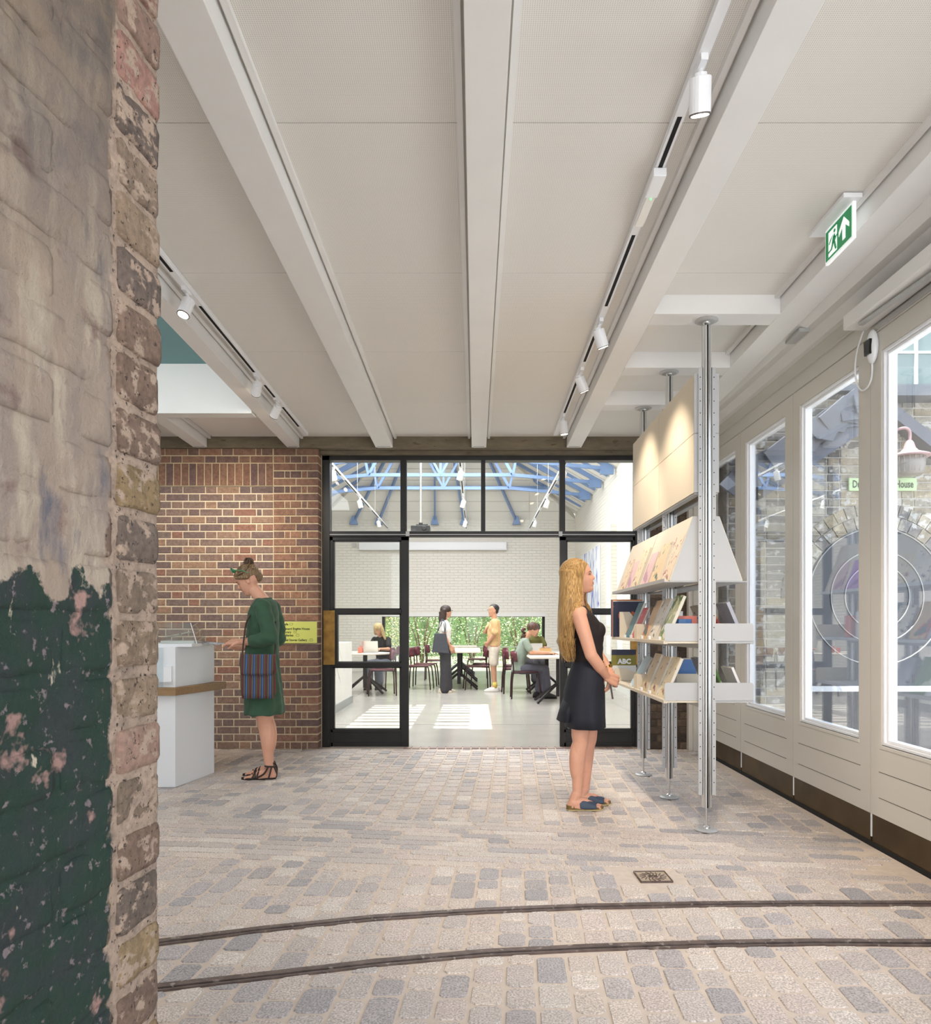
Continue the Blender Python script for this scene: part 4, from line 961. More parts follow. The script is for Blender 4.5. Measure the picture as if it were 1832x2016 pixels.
rsu(h).build('screw', M_alumatt, su, kind='stuff')
BAYS = ((4.33, 5.14), (5.16, 5.975))
for s in (-1, 1):
    lim = XPOLE+s*.215; top = XPOLE+s*.077
    for bi, (y0, y1) in enumerate(BAYS):
        b = MB().hexa([(lim, y0, 1.497), (top, y0, 1.883), (top+s*.004, y0, 1.883), (lim+s*.006, y0, 1.497), (lim, y1, 1.497), (top, y1, 1.883), (top+s*.004, y1, 1.883), (lim+s*.006, y1, 1.497)])
        rsu(b).build('display_board', M_board, su, fixn=True)
        rsu(MB().box(*sorted((XPOLE+s*.04, lim+s*.035)), y0, y1, 1.488, 1.494).box(*sorted((lim+s*.03, lim+s*.035)), y0, y1, 1.494, 1.510)).build('shelf', M_shelf, su)
        for yy in (y0-.004, y1):
            rsu(MB().prism([(XPOLE+s*.03, 1.494), (lim+s*.002, 1.494), (top, 1.883), (XPOLE+s*.03, 1.883)], 1, yy, yy+.004)).build('side_plate', M_shelf, su, fixn=True)
        for z in (1.138, .782):
            d = .25 if s < 0 else .285
            rsu(MB().box(*sorted((XPOLE+s*.02, XPOLE+s*d)), y0, y1, z-.018, z).box(*sorted((XPOLE+s*(d-.02), XPOLE+s*(d+.004))), y0+.001, y1-.001, z-.022, z-.002)).build('shelf', M_shelf if s > 0 else M_board, su, bevel=.001)
            for k, yy in enumerate((y0-.006, y1-.001)):
                q = [(XPOLE+s*.03, z-.004), (XPOLE+s*d, z-.004), (XPOLE+s*d, z+.09), (XPOLE+s*(d-.01), z+.102), (XPOLE+s*.03, z+.102)]
                rsu(MB().prism(q, 1, yy, yy+.004)).build('side_plate', M_shelf if k == 0 and bi == 0 else M_board, su, fixn=True)
            rsu(MB().box(XPOLE+s*.03-.003, XPOLE+s*.03+.003, y0, y1, z-.05, z-.018)).build('cross_rail', M_shelf, su)
# ================================================================= BOOKS
def covermat(name, c, art=None, c2=(.3, .2, .15), sc=14, th=.58, c3=None):
    sp = []
    if art: sp = [(sc, th, c2)]
    if c3: sp.append((sc*1.6, th+.03, c3))
    return mat(name, c, .45, var=.06, vs=10, spots=sp or None)
CV = {
 'floral': covermat('cover_floral', srgb(232, 208, 178), 1, srgb(176, 104, 92), 22, .58, srgb(120, 130, 96)),
 'tree': covermat('cover_tree', srgb(236, 206, 160), 1, srgb(60, 112, 96), 13, .60, srgb(160, 96, 60)),
 'pink': covermat('cover_pink', srgb(222, 188, 186), 1, srgb(186, 140, 160), 9, .55),
 'botan': covermat('cover_botanical', srgb(222, 206, 172), 1, srgb(150, 90, 66), 18, .6, srgb(120, 124, 84)),
 'green': covermat('cover_green', srgb(186, 188, 136), 1, srgb(96, 124, 70), 12, .5, srgb(226, 220, 190)),
 'sunset': covermat('cover_sunset', srgb(206, 168, 120), 1, srgb(176, 60, 48), 7, .52, srgb(74, 84, 80)),
 'ink': covermat('cover_ink', srgb(216, 208, 192), 1, srgb(50, 46, 52), 24, .60),
 'tan': covermat('cover_tan', srgb(206, 186, 152), 1, srgb(110, 50, 46), 16, .60),
 'blue': covermat('cover_pale_blue', srgb(176, 196, 206), 1, srgb(206, 200, 70), 9, .60, srgb(40, 50, 60)),
 'teal': covermat('cover_teal', srgb(58, 108, 116), 1, srgb(190, 50, 66), 9, .66),
 'red': covermat('cover_red', srgb(190, 40, 44), 1, srgb(240, 220, 214), 16, .62),
 'navy': covermat('cover_navy', srgb(30, 34, 62), 1, srgb(200, 96, 60), 14, .6),
 'olive': covermat('cover_olive', srgb(128, 122, 44)), 'grey': covermat('cover_grey', srgb(168, 168, 178), 1, srgb(60, 60, 70), 20, .64),
 'white': covermat('cover_white', srgb(222, 220, 218)), 'purple': covermat('cover_purple', srgb(176, 112, 190), 1, srgb(120, 60, 140), 10, .6),
 'kraft': covermat('cover_kraft', srgb(196, 160, 110)), 'crimson': covermat('cover_crimson', srgb(170, 36, 62)), 'orange': covermat('cover_orange', srgb(224, 128, 60)), 'sky': covermat('cover_sky', srgb(80, 120, 176)),
 'salmon': covermat('cover_salmon', srgb(214, 126, 112)), 'leafy': covermat('cover_leafy', srgb(92, 130, 62), 1, srgb(200, 210, 160), 10, .6)}
M_pages = mat('pages', srgb(226, 222, 212), .8)
def book(loc, wd, ht, th, cov, label, grp, lean=.0, rz=0.0, name='book', pages=True, cat=None):
    t = empty(name, loc, 0, label, cat or name, grp); t.rotation_euler = (0, lean, rz)
    MB().box(0, .0018, 0, wd, 0, ht).box(th-.0018, th, 0, wd, 0, ht).box(0, th, wd-.002, wd, 0, ht).build('cover', CV[cov], t, bevel=.0008, seg=1)
    if pages: MB().box(.002, th-.002, .003, wd-.002, .003, ht-.003).build('pages', M_pages, t)
    return t
XS = 1.170   # foot of the sloped boards
def onslope(y, w, h, th, cov, label, s=-1, off=0):   # leaning on the sloped display
    lean = .342
    x = XPOLE+s*.215-s*0+s*(th*1.06+.001+off)*1.0
    if s < 0: return book((XPOLE-.215-th*1.08-.002-off, y, 1.4955), w, h, th, cov, label, 'books on the left face of the shelving, sloped top shelf', lean)
    return book((XPOLE+.215+th*1.08+.002+off, y+w, 1.4955), w, h, th, cov, label, 'books on the far face of the shelving', lean, PI)
onslope(4.345, .19, .30, .008, 'floral', 'cream card covered in tiny red flowers, nearest on the sloped shelf')
onslope(4.56, .25, .285, .016, 'tree', 'cream picture book with green tree on the sloped shelf')
onslope(4.84, .20, .245, .016, 'pink', 'lavender pink book beside the green tree book on the sloped shelf')
onslope(5.06+.10, .21, .315, .016, 'botan', 'tall beige flower book, nearest on the farther sloped shelf')
onslope(5.39, .20, .24, .010, 'pink', 'pale pink book in the middle of the farther sloped shelf')
onslope(5.62, .19, .27, .012, 'floral', 'cream book with small red prints at the far end of the sloped shelf')
def onshelf(y, w, h, th, cov, label, z, x=1.155, lean=.40, s=-1, **k):
    if s < 0: return book((x, y, z+.001), w, h, th, cov, label, 'books on the left face of the shelving, flat shelves', lean, **k)
    return book((2*XPOLE-x, y+w, z+.001), w, h, th, cov, label, 'books on the far face of the shelving', lean, PI, **k)
Z2, Z3 = 1.138, .782
onshelf(4.40, .17, .30, .022, 'green', 'tall green and cream landscape book, nearest on the middle shelf', Z2)
onshelf(4.66, .165, .29, .020, 'ink', 'cream book with dark flower drawings, second on the middle shelf', Z2)
onshelf(4.87, .165, .285, .020, 'sunset', 'red and sandy landscape book, third on the middle shelf', Z2)
onshelf(5.20, .15, .24, .018, 'red', 'small red book with white lettering on the middle shelf', Z2)
onshelf(5.42, .17, .29, .022, 'teal', 'dark teal book leaning before the upright spines on the middle shelf', Z2)
onshelf(4.42, .175, .27, .020, 'botan', 'beige book with an orange flower bouquet, nearest on the lowest shelf', Z3)
onshelf(4.64, .17, .265, .020, 'tan', 'beige botanical book with faint greenery, second on the lowest shelf', Z3)
onshelf(4.88, .175, .275, .020, 'tan', 'sand coloured book with a deep red plant, third on the lowest shelf', Z3)
onshelf(5.22, .19, .25, .016, 'blue', 'pale blue book with yellow strokes on the lowest shelf', Z3, lean=.5)
# flat facing upright books at the far end of the middle shelf
for k, (cv, th, h) in enumerate((('sky', .02, .305), ('leafy', .014, .30), ('crimson', .02, .298), ('red', .014, .296), ('orange', .012, .302), ('white', .012, .292), ('navy', .022, .285))):
    nm = ('slate blue', 'green', 'dark crimson', 'bright red', 'orange', 'white', 'navy starry')[k]
    t = empty('book', (1.12, 5.955-sum((.02, .014, .02, .014, .012, .012, .022)[:k])-th, Z2+.001), 0, nm+' book standing upright, in the row at the far end of the middle shelf', 'book', 'upright books at the far end')
    MB().box(0, .24, 0, .0018, 0, h).box(0, .24, th-.0018, th, 0, h).box(0, .0018, 0, th, 0, h).build('cover', CV[cv], t); MB().box(.002, .238, .002, th-.002, .003, h-.003).build('pages', M_pages, t)
t = empty('picture_book', (1.12, 5.92, Z3+.001), 0, 'olive and blue picture book with white letters at the far end of the lowest shelf', 'book', 'upright books at the far end')
MB().box(0, .2, 0, .012, 0, .25).build('cover', CV['olive'], t); MB().box(-.001, .2, -.001, .0, .205, .25).build('title_band', CV['navy'], t)
MB().box(.0, .2, -.0015, .0, 0, .12).build('lower_panel', CV['white'], t)
text('ABC', .055, M_bead, t, (.05, -.002, .135), (PI/2, 0, 0), off=.003)
# bookends and clear risers
for k, (y, z) in enumerate(((5.70, Z2), (5.10, Z2), (5.10, Z3), (5.88, Z3))):
    b = MB().prism([(1.14, z+.001), (1.33, z+.001), (1.33, z+.06), (1.22, z+.10+.10*(k == 0)), (1.14, z+.10+.10*(k == 0))], 1, y, y+.003)
    b = b.build('bookend', M_board, fixn=True); b.location.z += 0; tag(b, ('tall cream metal bookend before the navy book', 'cream metal bookend between the two bays of the middle shelf', 'cream metal bookend between the two bays of the lowest shelf', 'cream metal bookend at the far end of the lowest shelf')[k], 'bookend', 'bookends on the shelves')
k = 0
for y, z, l in ((4.47, Z2, 'under the green landscape book'), (4.73, Z2, 'under the flower drawing book'), (4.94, Z2, 'under the sandy landscape book'), (5.28, Z2, 'under the small red book'), (5.5, Z2, 'under the dark teal book'), (4.72, Z3, 'under the greenery book on the lowest shelf'), (4.96, Z3, 'under the red plant book'), (5.3, Z3, 'under the pale blue book')):
    b = MB().box(1.134, 1.150, y-.012, y+.022, z+.0005, z+.022).build('display_stop', M_bead, bevel=.002); tag(b, 'small white stop block '+l, 'block', 'white stop blocks on the shelves')
# far face of the shelving (also seen mirrored in the glazed doors)
for a in (('4.36', .2, .29, .01, 'floral', 'cream patterned card on the far face, sloped shelf nearest the viewer'), ('4.60', .21, .27, .014, 'ink', 'white book with dark drawing on the far face, sloped shelf'), ('4.86', .19, .25, .012, 'botan', 'beige flower book on the far face, sloped shelf'), ('5.2', .2, .28, .012, 'grey', 'grey portrait book on the far face, farther sloped shelf'), ('5.45', .19, .26, .012, 'purple', 'purple book on the far face, farther sloped shelf'), ('5.70', .18, .26, .012, 'pink', 'pale pink book on the far face at the far end')):
    onslope(float(a[0]), *a[1:], s=1)
onshelf(4.37, .20, .255, .022, 'grey', 'grey book with white page block facing the doors, middle shelf nearest the viewer', Z2, s=1, x=1.13)
onshelf(4.63, .18, .27, .018, 'sunset', 'red and sand book facing the doors, middle shelf', Z2, s=1)
onshelf(4.87, .18, .25, .018, 'ink', 'white and black book facing the doors, middle shelf', Z2, s=1)
onshelf(4.38, .19, .21, .016, 'white', 'white booklet facing the doors, lowest shelf nearest the viewer', Z3, s=1, x=1.12)
onshelf(4.62, .17, .26, .018, 'leafy', 'leafy green book facing the doors, lowest shelf', Z3, s=1)
onshelf(4.86, .17, .25, .018, 'grey', 'grey album facing the doors, lowest shelf', Z3, s=1)
for k in range(9):
    cv = ('sky', 'white', 'crimson', 'white', 'navy', 'orange', 'white', 'leafy', 'sky')[k]
    nm = ('sky blue', 'white, second in the row,', 'crimson', 'white, fourth in the row,', 'navy', 'orange', 'white, seventh in the row,', 'green', 'sky blue, last in the row,')[k]
    t = empty('paperback', (1.46, 5.22+k*.026, Z3+.001), 0, nm+' paperback upright on the lowest shelf facing the doors', 'book', 'paperbacks facing the doors')
    MB().box(0, .14, 0, .022, 0, .2).build('cover', CV[cv], t); MB().box(-.001, .138, .002, .02, .001, .201).build('pages', M_pages, t)
for y, z, w, d, h, c, l in ((5.25, Z2, .13, .14, .12, 'white', 'white printed cup box facing the doors'), (5.45, Z2, .1, .12, .2, 'white', 'tall white toy box facing the doors'), (5.62, Z2, .1, .12, .17, 'salmon', 'salmon coloured box facing the doors'), (4.52, Z2, .12, .1, .15, 'salmon', 'salmon box behind the green landscape book'), (4.45, Z2, .11, .11, .10, 'sky', 'blue eight sided tin behind the green landscape book')):
    x0 = 1.47 if 'doors' in l else 1.27
    if l.startswith('blue'): t = MB().cyl((x0+.02, y+.03, z+.001), (x0+.02, y+.03, z+h+.03), .055, n=8)
    else: t = MB().box(x0, x0+w, y, y+d*.8, z+.001, z+h)
    t = t.build('gift_box', CV[c], bevel=.003); tag(t, l, 'box', 'small gift boxes on the shelving')
# ================================================================= RECEPTION COUNTER
ct = empty('reception_counter', (-2.28, 5.48, 0), 0, 'white reception counter with a brown wooden ledge left of the woman in green', 'counter')
def rct(mb): mb.v = [(x+2.28, y-5.48, z) for x, y, z in mb.v]; return mb
rct(MB().hexa([(-3.9, 5.48, 0.0), (-2.277, 5.48, 0.0), (-2.18, 6.03, 0.0), (-3.9, 6.03, 0.0), (-3.9, 5.48, .70), (-2.277, 5.48, .70), (-2.18, 6.03, .70), (-3.9, 6.03, .70)])).build('base', M_counter, ct, bevel=.002)
rct(MB().hexa([(-3.9, 5.53, 0.76), (-2.277, 5.48, 0.76), (-2.18, 6.03, 0.76), (-3.9, 6.03, 0.76), (-3.9, 5.53, 1.066), (-2.277, 5.48, 1.066), (-2.18, 6.03, 1.066), (-3.9, 6.03, 1.066)])).build('upper_case', M_counter, ct, bevel=.002)
rct(MB().hexa([(-3.9, 5.44, 0.70), (-2.26, 5.44, 0.70), (-2.09, 6.06, 0.70), (-3.9, 6.06, 0.70), (-3.9, 5.44, .76), (-2.26, 5.44, .76), (-2.09, 6.06, .76), (-3.9, 6.06, .76)])).build('wooden_ledge', M_oak, ct, bevel=.003)
rct(MB().box(-3.9, -2.16, 5.50, 5.95, 1.066, 1.09)).build('top_tray', M_counter, ct, bevel=.002)
rct(MB().box(-3.9, -2.36, 5.455, 5.46, .76, 1.06)).build('glass_front', M_acryl, ct)
rct(MB().box(-2.42, -2.30, 5.462, 5.478, .80, .92)).build('leaflet_rack', M_bead, ct)
t = empty('display_case', (-2.5, 5.6, 1.091), .0, 'clear acrylic display case holding pale cards on the white counter', 'display case')
MB().prism([(0, 0), (.34, 0), (.29, .16), (.0, .16)], 1, .0, .004).prism([(0, 0), (.34, 0), (.29, .16), (.0, .16)], 1, .22, .224).hexa([(.337, 0, 0), (.341, 0, 0), (.341, .22, 0), (.337, .22, 0), (.287, 0, .16), (.291, 0, .16), (.291, .22, .16), (.287, .22, .16)]).build('acrylic_cover', M_acryl, t, fixn=True)
MB().hexa([(.338, -.002, 0), (.343, -.002, 0), (.343, .002, 0), (.338, .002, 0), (.288, -.002, .16), (.293, -.002, .16), (.293, .002, .16), (.288, .002, .16)]).build('edge', M_bead, t)
MB().box(.05, .31, .02, .2, 0, .02).build('card_stack', M_pages, t)
MB().bar((.08, .08, .05), (.28, .08, .09), .12, .004).build('printed_card', CV['ink'], t)
# wayfinding sign
sgn = empty('direction_sign', (0, 0, 0), 0, 'yellow green direction sign on the brick pier, listing cafe, library and galleries', 'sign')
x0, _, z1 = px(547, 1224, YB-.02); x1, _, z0 = px(623.5, 1266, YB-.02)
sgn.location = (x0-.02, YB-.02, z0); W = x1-x0+.02; H = z1-z0
MB().box(0, W, 0, .012, 0, H).build('board', mat('sign_yellow_green', srgb(206, 212, 110), .5), sgn, bevel=.001)
M_ink = mat('ink', srgb(34, 36, 28), .7)
for i, (t_, u) in enumerate((('Cafe', 0), ('Dunard Engine House', 1), ('Library', 0), ('Galleries', 0), ('Coal Stores Gallery', 1))):
    z = H-.035-(0, .045, .078, .11, .157)[i]; text(t_, .031, M_ink, sgn, (.065, -.001, z), (PI/2, 0, 0), off=.0006, sx_=.98)
def arrow(x, z, d): MB().box(x, x+.02, -.0012, -.0002, z-.0012, z+.0012).prism([(x+(.024 if d > 0 else -.004), z), (x+(.013 if d > 0 else .008), z+.007), (x+(.013 if d > 0 else .008), z-.007)], 1, -.0012, -.0002).build('arrow', M_ink, sgn, fixn=True)
arrow(.028, H-.025, 1); arrow(.028, H-.07, 1); arrow(.028, H-.182, -1)
def icon(x, z, kind):
    m = MB(); w = .03; h = .019; b = .0018
    m.box(x, x+w, -.0012, -.0002, z, z+b).box(x, x+w, -.0012, -.0002, z+h, z+h+b).box(x, x+b, -.0012, -.0002, z, z+h).box(x+w-b, x+w, -.0012, -.0002, z, z+h)
    if kind == 1: m.box(x+w/2, x+w/2+b, -.0012, -.0002, z, z+h)
    if kind == 2: m.box(x+.009, x+.021, -.0012, -.0002, z+h+.003, z+h+.005)
    if kind == 0: m.box(x+w, x+w+.008, -.0012, -.0002, z+.012, z+.014)
    m.build('icon', M_ink, sgn)
icon(.135, H-.035, 0); icon(.175, H-.113, 1); icon(.20, H-.145, 2); icon(.335, H-.192, 2)
# ================================================================= PEOPLE
V = Vector
def headM(c, pitch=0, yaw=0, roll=0): return Matrix.Translation(V(c)) @ Matrix.Rotation(yaw, 4, 'Z') @ Matrix.Rotation(pitch, 4, 'Y') @ Matrix.Rotation(roll, 4, 'X')
def lerp(tab, z):
    if z <= tab[0][0]: return tab[0][1]
    for (z0, a), (z1, b) in zip(tab[:-1], tab[1:]):
        if z <= z1: t = (z-z0)/(z1-z0); t = t*t*(3-2*t)*.5+t*.5; return a+(b-a)*t
    return tab[-1][1]
HF = [(-.112, .046), (-.105, .066), (-.092, .0755), (-.078, .0715), (-.064, .0760), (-.050, .0785), (-.038, .0765), (-.020, .0765), (.005, .0775), (.022, .0815), (.045, .082), (.07, .073), (.095, .050), (.112, .020), (.120, -.015)]
HB = [(-.112, .012), (-.09, -.015), (-.06, -.05), (-.03, -.088), (0, -.102), (.03, -.108), (.06, -.104), (.09, -.082), (.112, -.048), (.120, -.018)]
HW = [(-.112, .022), (-.100, .036), (-.085, .046), (-.060, .0555), (-.03, .0655), (0, .071), (.03, .0755), (.06, .074), (.09, .060), (.110, .030), (.120, .004)]
def G(d, w): return math.exp(-(d/w)**2)
def feat(y, z):
    f = 0
    f -= .0085*(G(y-.030, .015)+G(y+.030, .015))*G(z-.004, .012)
    nh = lerp([(-.040, 0), (-.034, .006), (-.028, .018), (-.021, .0245), (-.012, .0195), (0, .012), (.012, .006), (.024, 0)], z); nw = lerp([(-.034, .0125), (-.022, .0115), (0, .0075), (.02, .008)], z)
    f += nh*G(y, nw)+.005*(G(y-.012, .0065)+G(y+.012, .0065))*G(z+.030, .008)
    f += .0035*(G(y-.040, .018)+G(y+.040, .018))*G(z+.022, .016)
    f += .0042*G(y, .019)*(G(z+.0495, .0055)+G(z+.0610, .0055))-.0035*G(y, .020)*G(z+.0555, .0030)
    return f
def face_x(y, z):
    cx = -.012; xf = lerp(HF, z); w = lerp(HW, z); r = min(.999, abs(y)/w); p = 2.3
    return cx+(xf-cx)*(1-r**p)**(1/p)+feat(y, z)
def head_prims(mb, M, k=1.0, fem=True):
    R3 = M.to_3x3(); n, m_ = 56, 64; vs = []; zs = [-.112+.232*(.5-.5*math.cos(PI*j/m_)) for j in range(m_+1)]
    for z in zs:
        xf, xb, w = lerp(HF, z), lerp(HB, z), lerp(HW, z); cx = -.012 if z < .1 else (xf+xb)/2; cx = max(min(cx, xf-.004), xb+.004)
        for i in range(n):
            a = 2*PI*i/n; ca, sa = math.cos(a), math.sin(a); p = 2.3 if ca > 0 else 2.1
            q = (abs(ca)**p+abs(sa)**p)**(-1/p); y = w*sa*q; x = cx+(((xf-cx) if ca > 0 else (cx-xb))*ca*q)
            if ca > .15: x += feat(y, z)*min(1, (ca-.15)/.25)
            vs.append(M @ (V((x, y, z))*k))
    fs = [(j*n+i, j*n+(i+1) % n, (j+1)*n+(i+1) % n, (j+1)*n+i) for j in range(m_) for i in range(n)]+[tuple(range(n))[::-1], tuple(range(m_*n, m_*n+n))]
    mb.add(vs, fs)
    for s in (-1, 1): mb.ell(M @ (V((-.010, s*.073, -.010))*k), (.017*k, .008*k, .030*k), 14, 10, R3 @ Matrix.Rotation(-.15, 3, 'Y'))
def head_details(p, M, k=1.0, hairm=None, lipm=None, lids=None):
    R3 = M.to_3x3(); P_ = lambda y, z, e: M @ (V((face_x(y, z)+e, y, z))*k)
    for s in (-1, 1):
        ex = face_x(s*.030, .0035)
        e = MB().ell(M @ (V((ex-.0082, s*.030, .0035))*k), (.0115*k, .0118*k, .0074*k), 16, 10, R3).build('eye', M_eye, p, smooth=True)
        MB().ell(M @ (V((ex+.0018, s*.0305, .0038))*k), (.0022*k, .0046*k, .0048*k), 14, 8, R3).build('iris', M_iris, e, smooth=True)
        if lids: MB().ell(M @ (V((ex-.0072, s*.030, .0055))*k), (.0122*k, .0126*k, .0072*k), 16, 10, R3).build('upper_lid', lids, p, smooth=True)
        dz = -.0072 if lids else 0
        MB().limb([P_(s*.0175, .0030, .0012), P_(s*.0235, .0092+dz, .0022), P_(s*.031, .0108+dz*1.2, .0032), P_(s*.0385, .0088+dz, .0022), P_(s*.0435, .0035, .0012)], [.0010*k, .0017*k, .0019*k, .0018*k, .0012*k], 8).build('eyelid', hairm or M_brow, p, smooth=True)
        MB().limb([P_(s*.014, .0215, .0004), P_(s*.024, .0260, .0006), P_(s*.036, .0268, .0006), P_(s*.047, .0215, .0004)], [.0018*k, .0026*k, .0022*k, .0012*k], 8).build('eyebrow', hairm or M_brow, p, smooth=True)
    L1 = [P_(y, -.0502-.0035*(abs(y)/.022)**2, -.0012) for y in (-.021, -.012, -.005, 0, .005, .012, .021)]; L2 = [P_(y, -.0602+.0035*(abs(y)/.022)**2, -.0014) for y in (-.019, -.010, 0, .010, .019)]
    MB().limb(L1, [q*k for q in (.0012, .0030, .0037, .0034, .0037, .0030, .0012)], 8).limb(L2, [q*k for q in (.0012, .0036, .0042, .0036, .0012)], 8).build('lips', lipm or M_lip, p, smooth=True)
def hand(mb, wrist, d, n, curl=.5, side=1, spread=.12, k=1.0, thumb=.6, fcurl=None):
    """wrist pos, d = direction of the fingers, n = back of the hand normal"""
    wrist = V(wrist); d = V(d).normalized(); n = V(n); n = (n-d*n.dot(d)).normalized(); s = d.cross(n)*side
    for q in (-.5, 0, .5): mb.limb([wrist+s*.030*q*k, wrist+d*.045*k+s*.052*q*k, wrist+d*.085*k+s*.058*q*k], [.017*k, .0165*k, .013*k], 10)
    L = (.072, .082, .076, .060); tips = []
    for i in range(4):
        o = wrist+d*.084*k+s*(.031-.0205*i)*k; a = spread*(1.5-i); c = (fcurl[i] if fcurl else curl)
        dd = (d+s*a*.6).normalized(); pts = [o]; ang = 0; p = o
        for j, f in enumerate((.46, .30, .24)):
            ang += c*(.75, 1.0, .8)[j]; v = dd*math.cos(ang)-n*math.sin(ang); p = p+v*L[i]*f*k; pts.append(p)
        mb.limb(pts, [.0092*k, .0086*k, .0080*k, .0070*k], 10); tips.append(p)
    o = wrist+d*.022*k+s*.026*k; t1 = o+(s*.8+d*.7-n*.25).normalized()*.036*k; t2 = t1+(s*(.6-thumb)+d*.8-n*(.35+thumb*.5)).normalized()*.032*k; t3 = t2+(d*.8-s*thumb*.5-n*.5*thumb).normalized()*.024*k
    mb.limb([o, t1, t2, t3], [.014*k, .0112*k, .0098*k, .0082*k], 10); return tips
def foot(mb, ankle, heading, L=.235, k=1.0, toes=True):
    a = V(ankle); h = V((math.cos(heading), math.sin(heading), 0)); s = V((-h.y, h.x, 0)); g = a.z
    b = V((a.x, a.y, 0))
    mb.limb([a, b-h*.030+V((0, 0, .040))], [.034, .031], 12); mb.ell(b-h*.035+V((0, 0, .033)), (.030, .028, .030))
    mb.limb([b-h*.02+V((0, 0, .05)), b+h*.06+V((0, 0, .045)), b+h*.125+V((0, 0, .027))], [.036, .030, .020], 12)
    mb.limb([b-h*.03+s*.008+V((0, 0, .026)), b+h*.12+s*.022+V((0, 0, .022))], [.024, .021], 12); mb.limb([b-h*.03-s*.008+V((0, 0, .026)), b+h*.11-s*.022+V((0, 0, .020))], [.024, .019], 12)
    if toes:
        for i, (y, l, r) in enumerate(((.030, .058, .0125), (.011, .056, .0092), (-.004, .050, .0088), (-.018, .042, .0084), (-.031, .032, .0080))):
            mb.limb([b+h*.12+s*y+V((0, 0, .020)), b+h*(.122+l*.55)+s*y*1.05+V((0, 0, .021)), b+h*(.122+l)+s*y*1.05+V((0, 0, .013))], [r, r*.95, r*.9], 10)
def strands(mb, paths, r, rr, wav=.006, n=5, col=None):
    for P in paths:
        P = [V(p) for p in P]; ph = rr.uniform(0, 6); pts = smoothpath(P, 5)
        pts = [p+V((math.sin(i*.55+ph)*wav, math.cos(i*.45+ph*1.3)*wav, 0))*min(1, i/6) for i, p in enumerate(pts)]
        N = len(pts); mb.tube(pts, [r*(1.0 if i < N*.7 else 1-.75*(i-N*.7)/(N*.3)) for i in range(N)], n, col)
def hairmat(name, c, c2):
    m = mat(name, c, .45, spec=.5, var=.12, vs=7); n = m.node_tree.nodes; L = m.node_tree.links; p = n['Principled BSDF']
    t = n.new('ShaderNodeTexCoord'); mp = n.new('ShaderNodeMapping'); mp.inputs['Scale'].default_value = (1, 1, .05); L.new(t.outputs['Object'], mp.inputs[0])
    z = n.new('ShaderNodeTexNoise'); z.inputs['Scale'].default_value = 170; z.inputs['Detail'].default_value = 4; L.new(mp.outputs[0], z.inputs['Vector'])
    r = n.new('ShaderNodeMapRange'); r.inputs['From Min'].default_value = .36; r.inputs['From Max'].default_value = .66; L.new(z.outputs[0], r.inputs[0])
    x = n.new('ShaderNodeMix'); x.data_type = 'RGBA'; L.new(r.outputs[0], x.inputs[0]); x.inputs[6].default_value = (*[q*.55 for q in c], 1); x.inputs[7].default_value = (*c2, 1); L.new(x.outputs[2], p.inputs['Base Color'])
    b = n.new('ShaderNodeBump'); b.inputs['Distance'].default_value = .004; L.new(z.outputs[0], b.inputs['Height']); L.new(b.outputs[0], p.inputs['Normal']); return m
# ---------------------------------------------------------------- woman in black and navy at the shelving
rw = empty('person', (.773, 4.88, 0), 0, 'woman with long blonde hair in black top and navy skirt looking up at the shelving', 'person')
b = MB(); Mh = headM((-.062, .0, 1.552), -.20, -.22)
head_prims(b, Mh, .98)
b.limb([(-.085, 0, 1.34), (-.088, 0, 1.40), (-.082, 0, 1.47)], [.056, .050, .050])
b.loft([(-.04, 0, .80, .09, .13), (-.012, 0, .97, .080, .110), (-.020, 0, 1.12, .085, .115), (-.04, 0, 1.25, .088, .135), (-.07, 0, 1.33, .06, .12), (-.08, 0, 1.37, .04, .05)])
b.limb([(-.095, -.158, 1.295), (-.055, -.178, 1.16), (-.018, -.180, 1.035), (.045, -.145, .955), (.098, -.095, .890)], [.050, .044, .040, .037, .0245])
b.limb([(-.085, .158, 1.295), (-.02, .185, 1.16), (.062, .175, 1.06), (.105, .09, .985), (.135, -.015, .925)], [.048, .042, .038, .035, .0245])
b.ell((-.09, -.13, 1.315), (.055, .06, .045)); b.ell((-.08, .13, 1.315), (.055, .06, .045))
hand(b, (.135, -.015, .925), (-.02, -.10, -1), (.9, -.45, 0), .38, 1, .06, .98, .3)
hand(b, (.098, -.095, .890), (.85, .30, -.35), (.25, -.95, .25), .95, -1, .02, .98, .9)
for s, hx, kx, ax in ((-1, -.05, -.080, -.098), (1, -.03, .002, -.022)):
    y = s*.072
    b.limb([(hx+.01, y*.8, .84), (hx-.008, y, .68), (kx+.006, y, .50), (kx+.008, y, .455)], [.070, .072, .058, .052])
    b.limb([(kx+.008, y, .455), (kx-.004, y, .40), (ax+.004, y, .12)], [.052, .050, .031])
    b.ell((kx-.018, y, .325), (.049, .050, .150), 22, 16); foot(b, (ax, y, .105), .08, toes=True)
blob(b, 'body', M_skin, rw, .0036, 3)
head_details(rw, Mh, .98, M_brow)
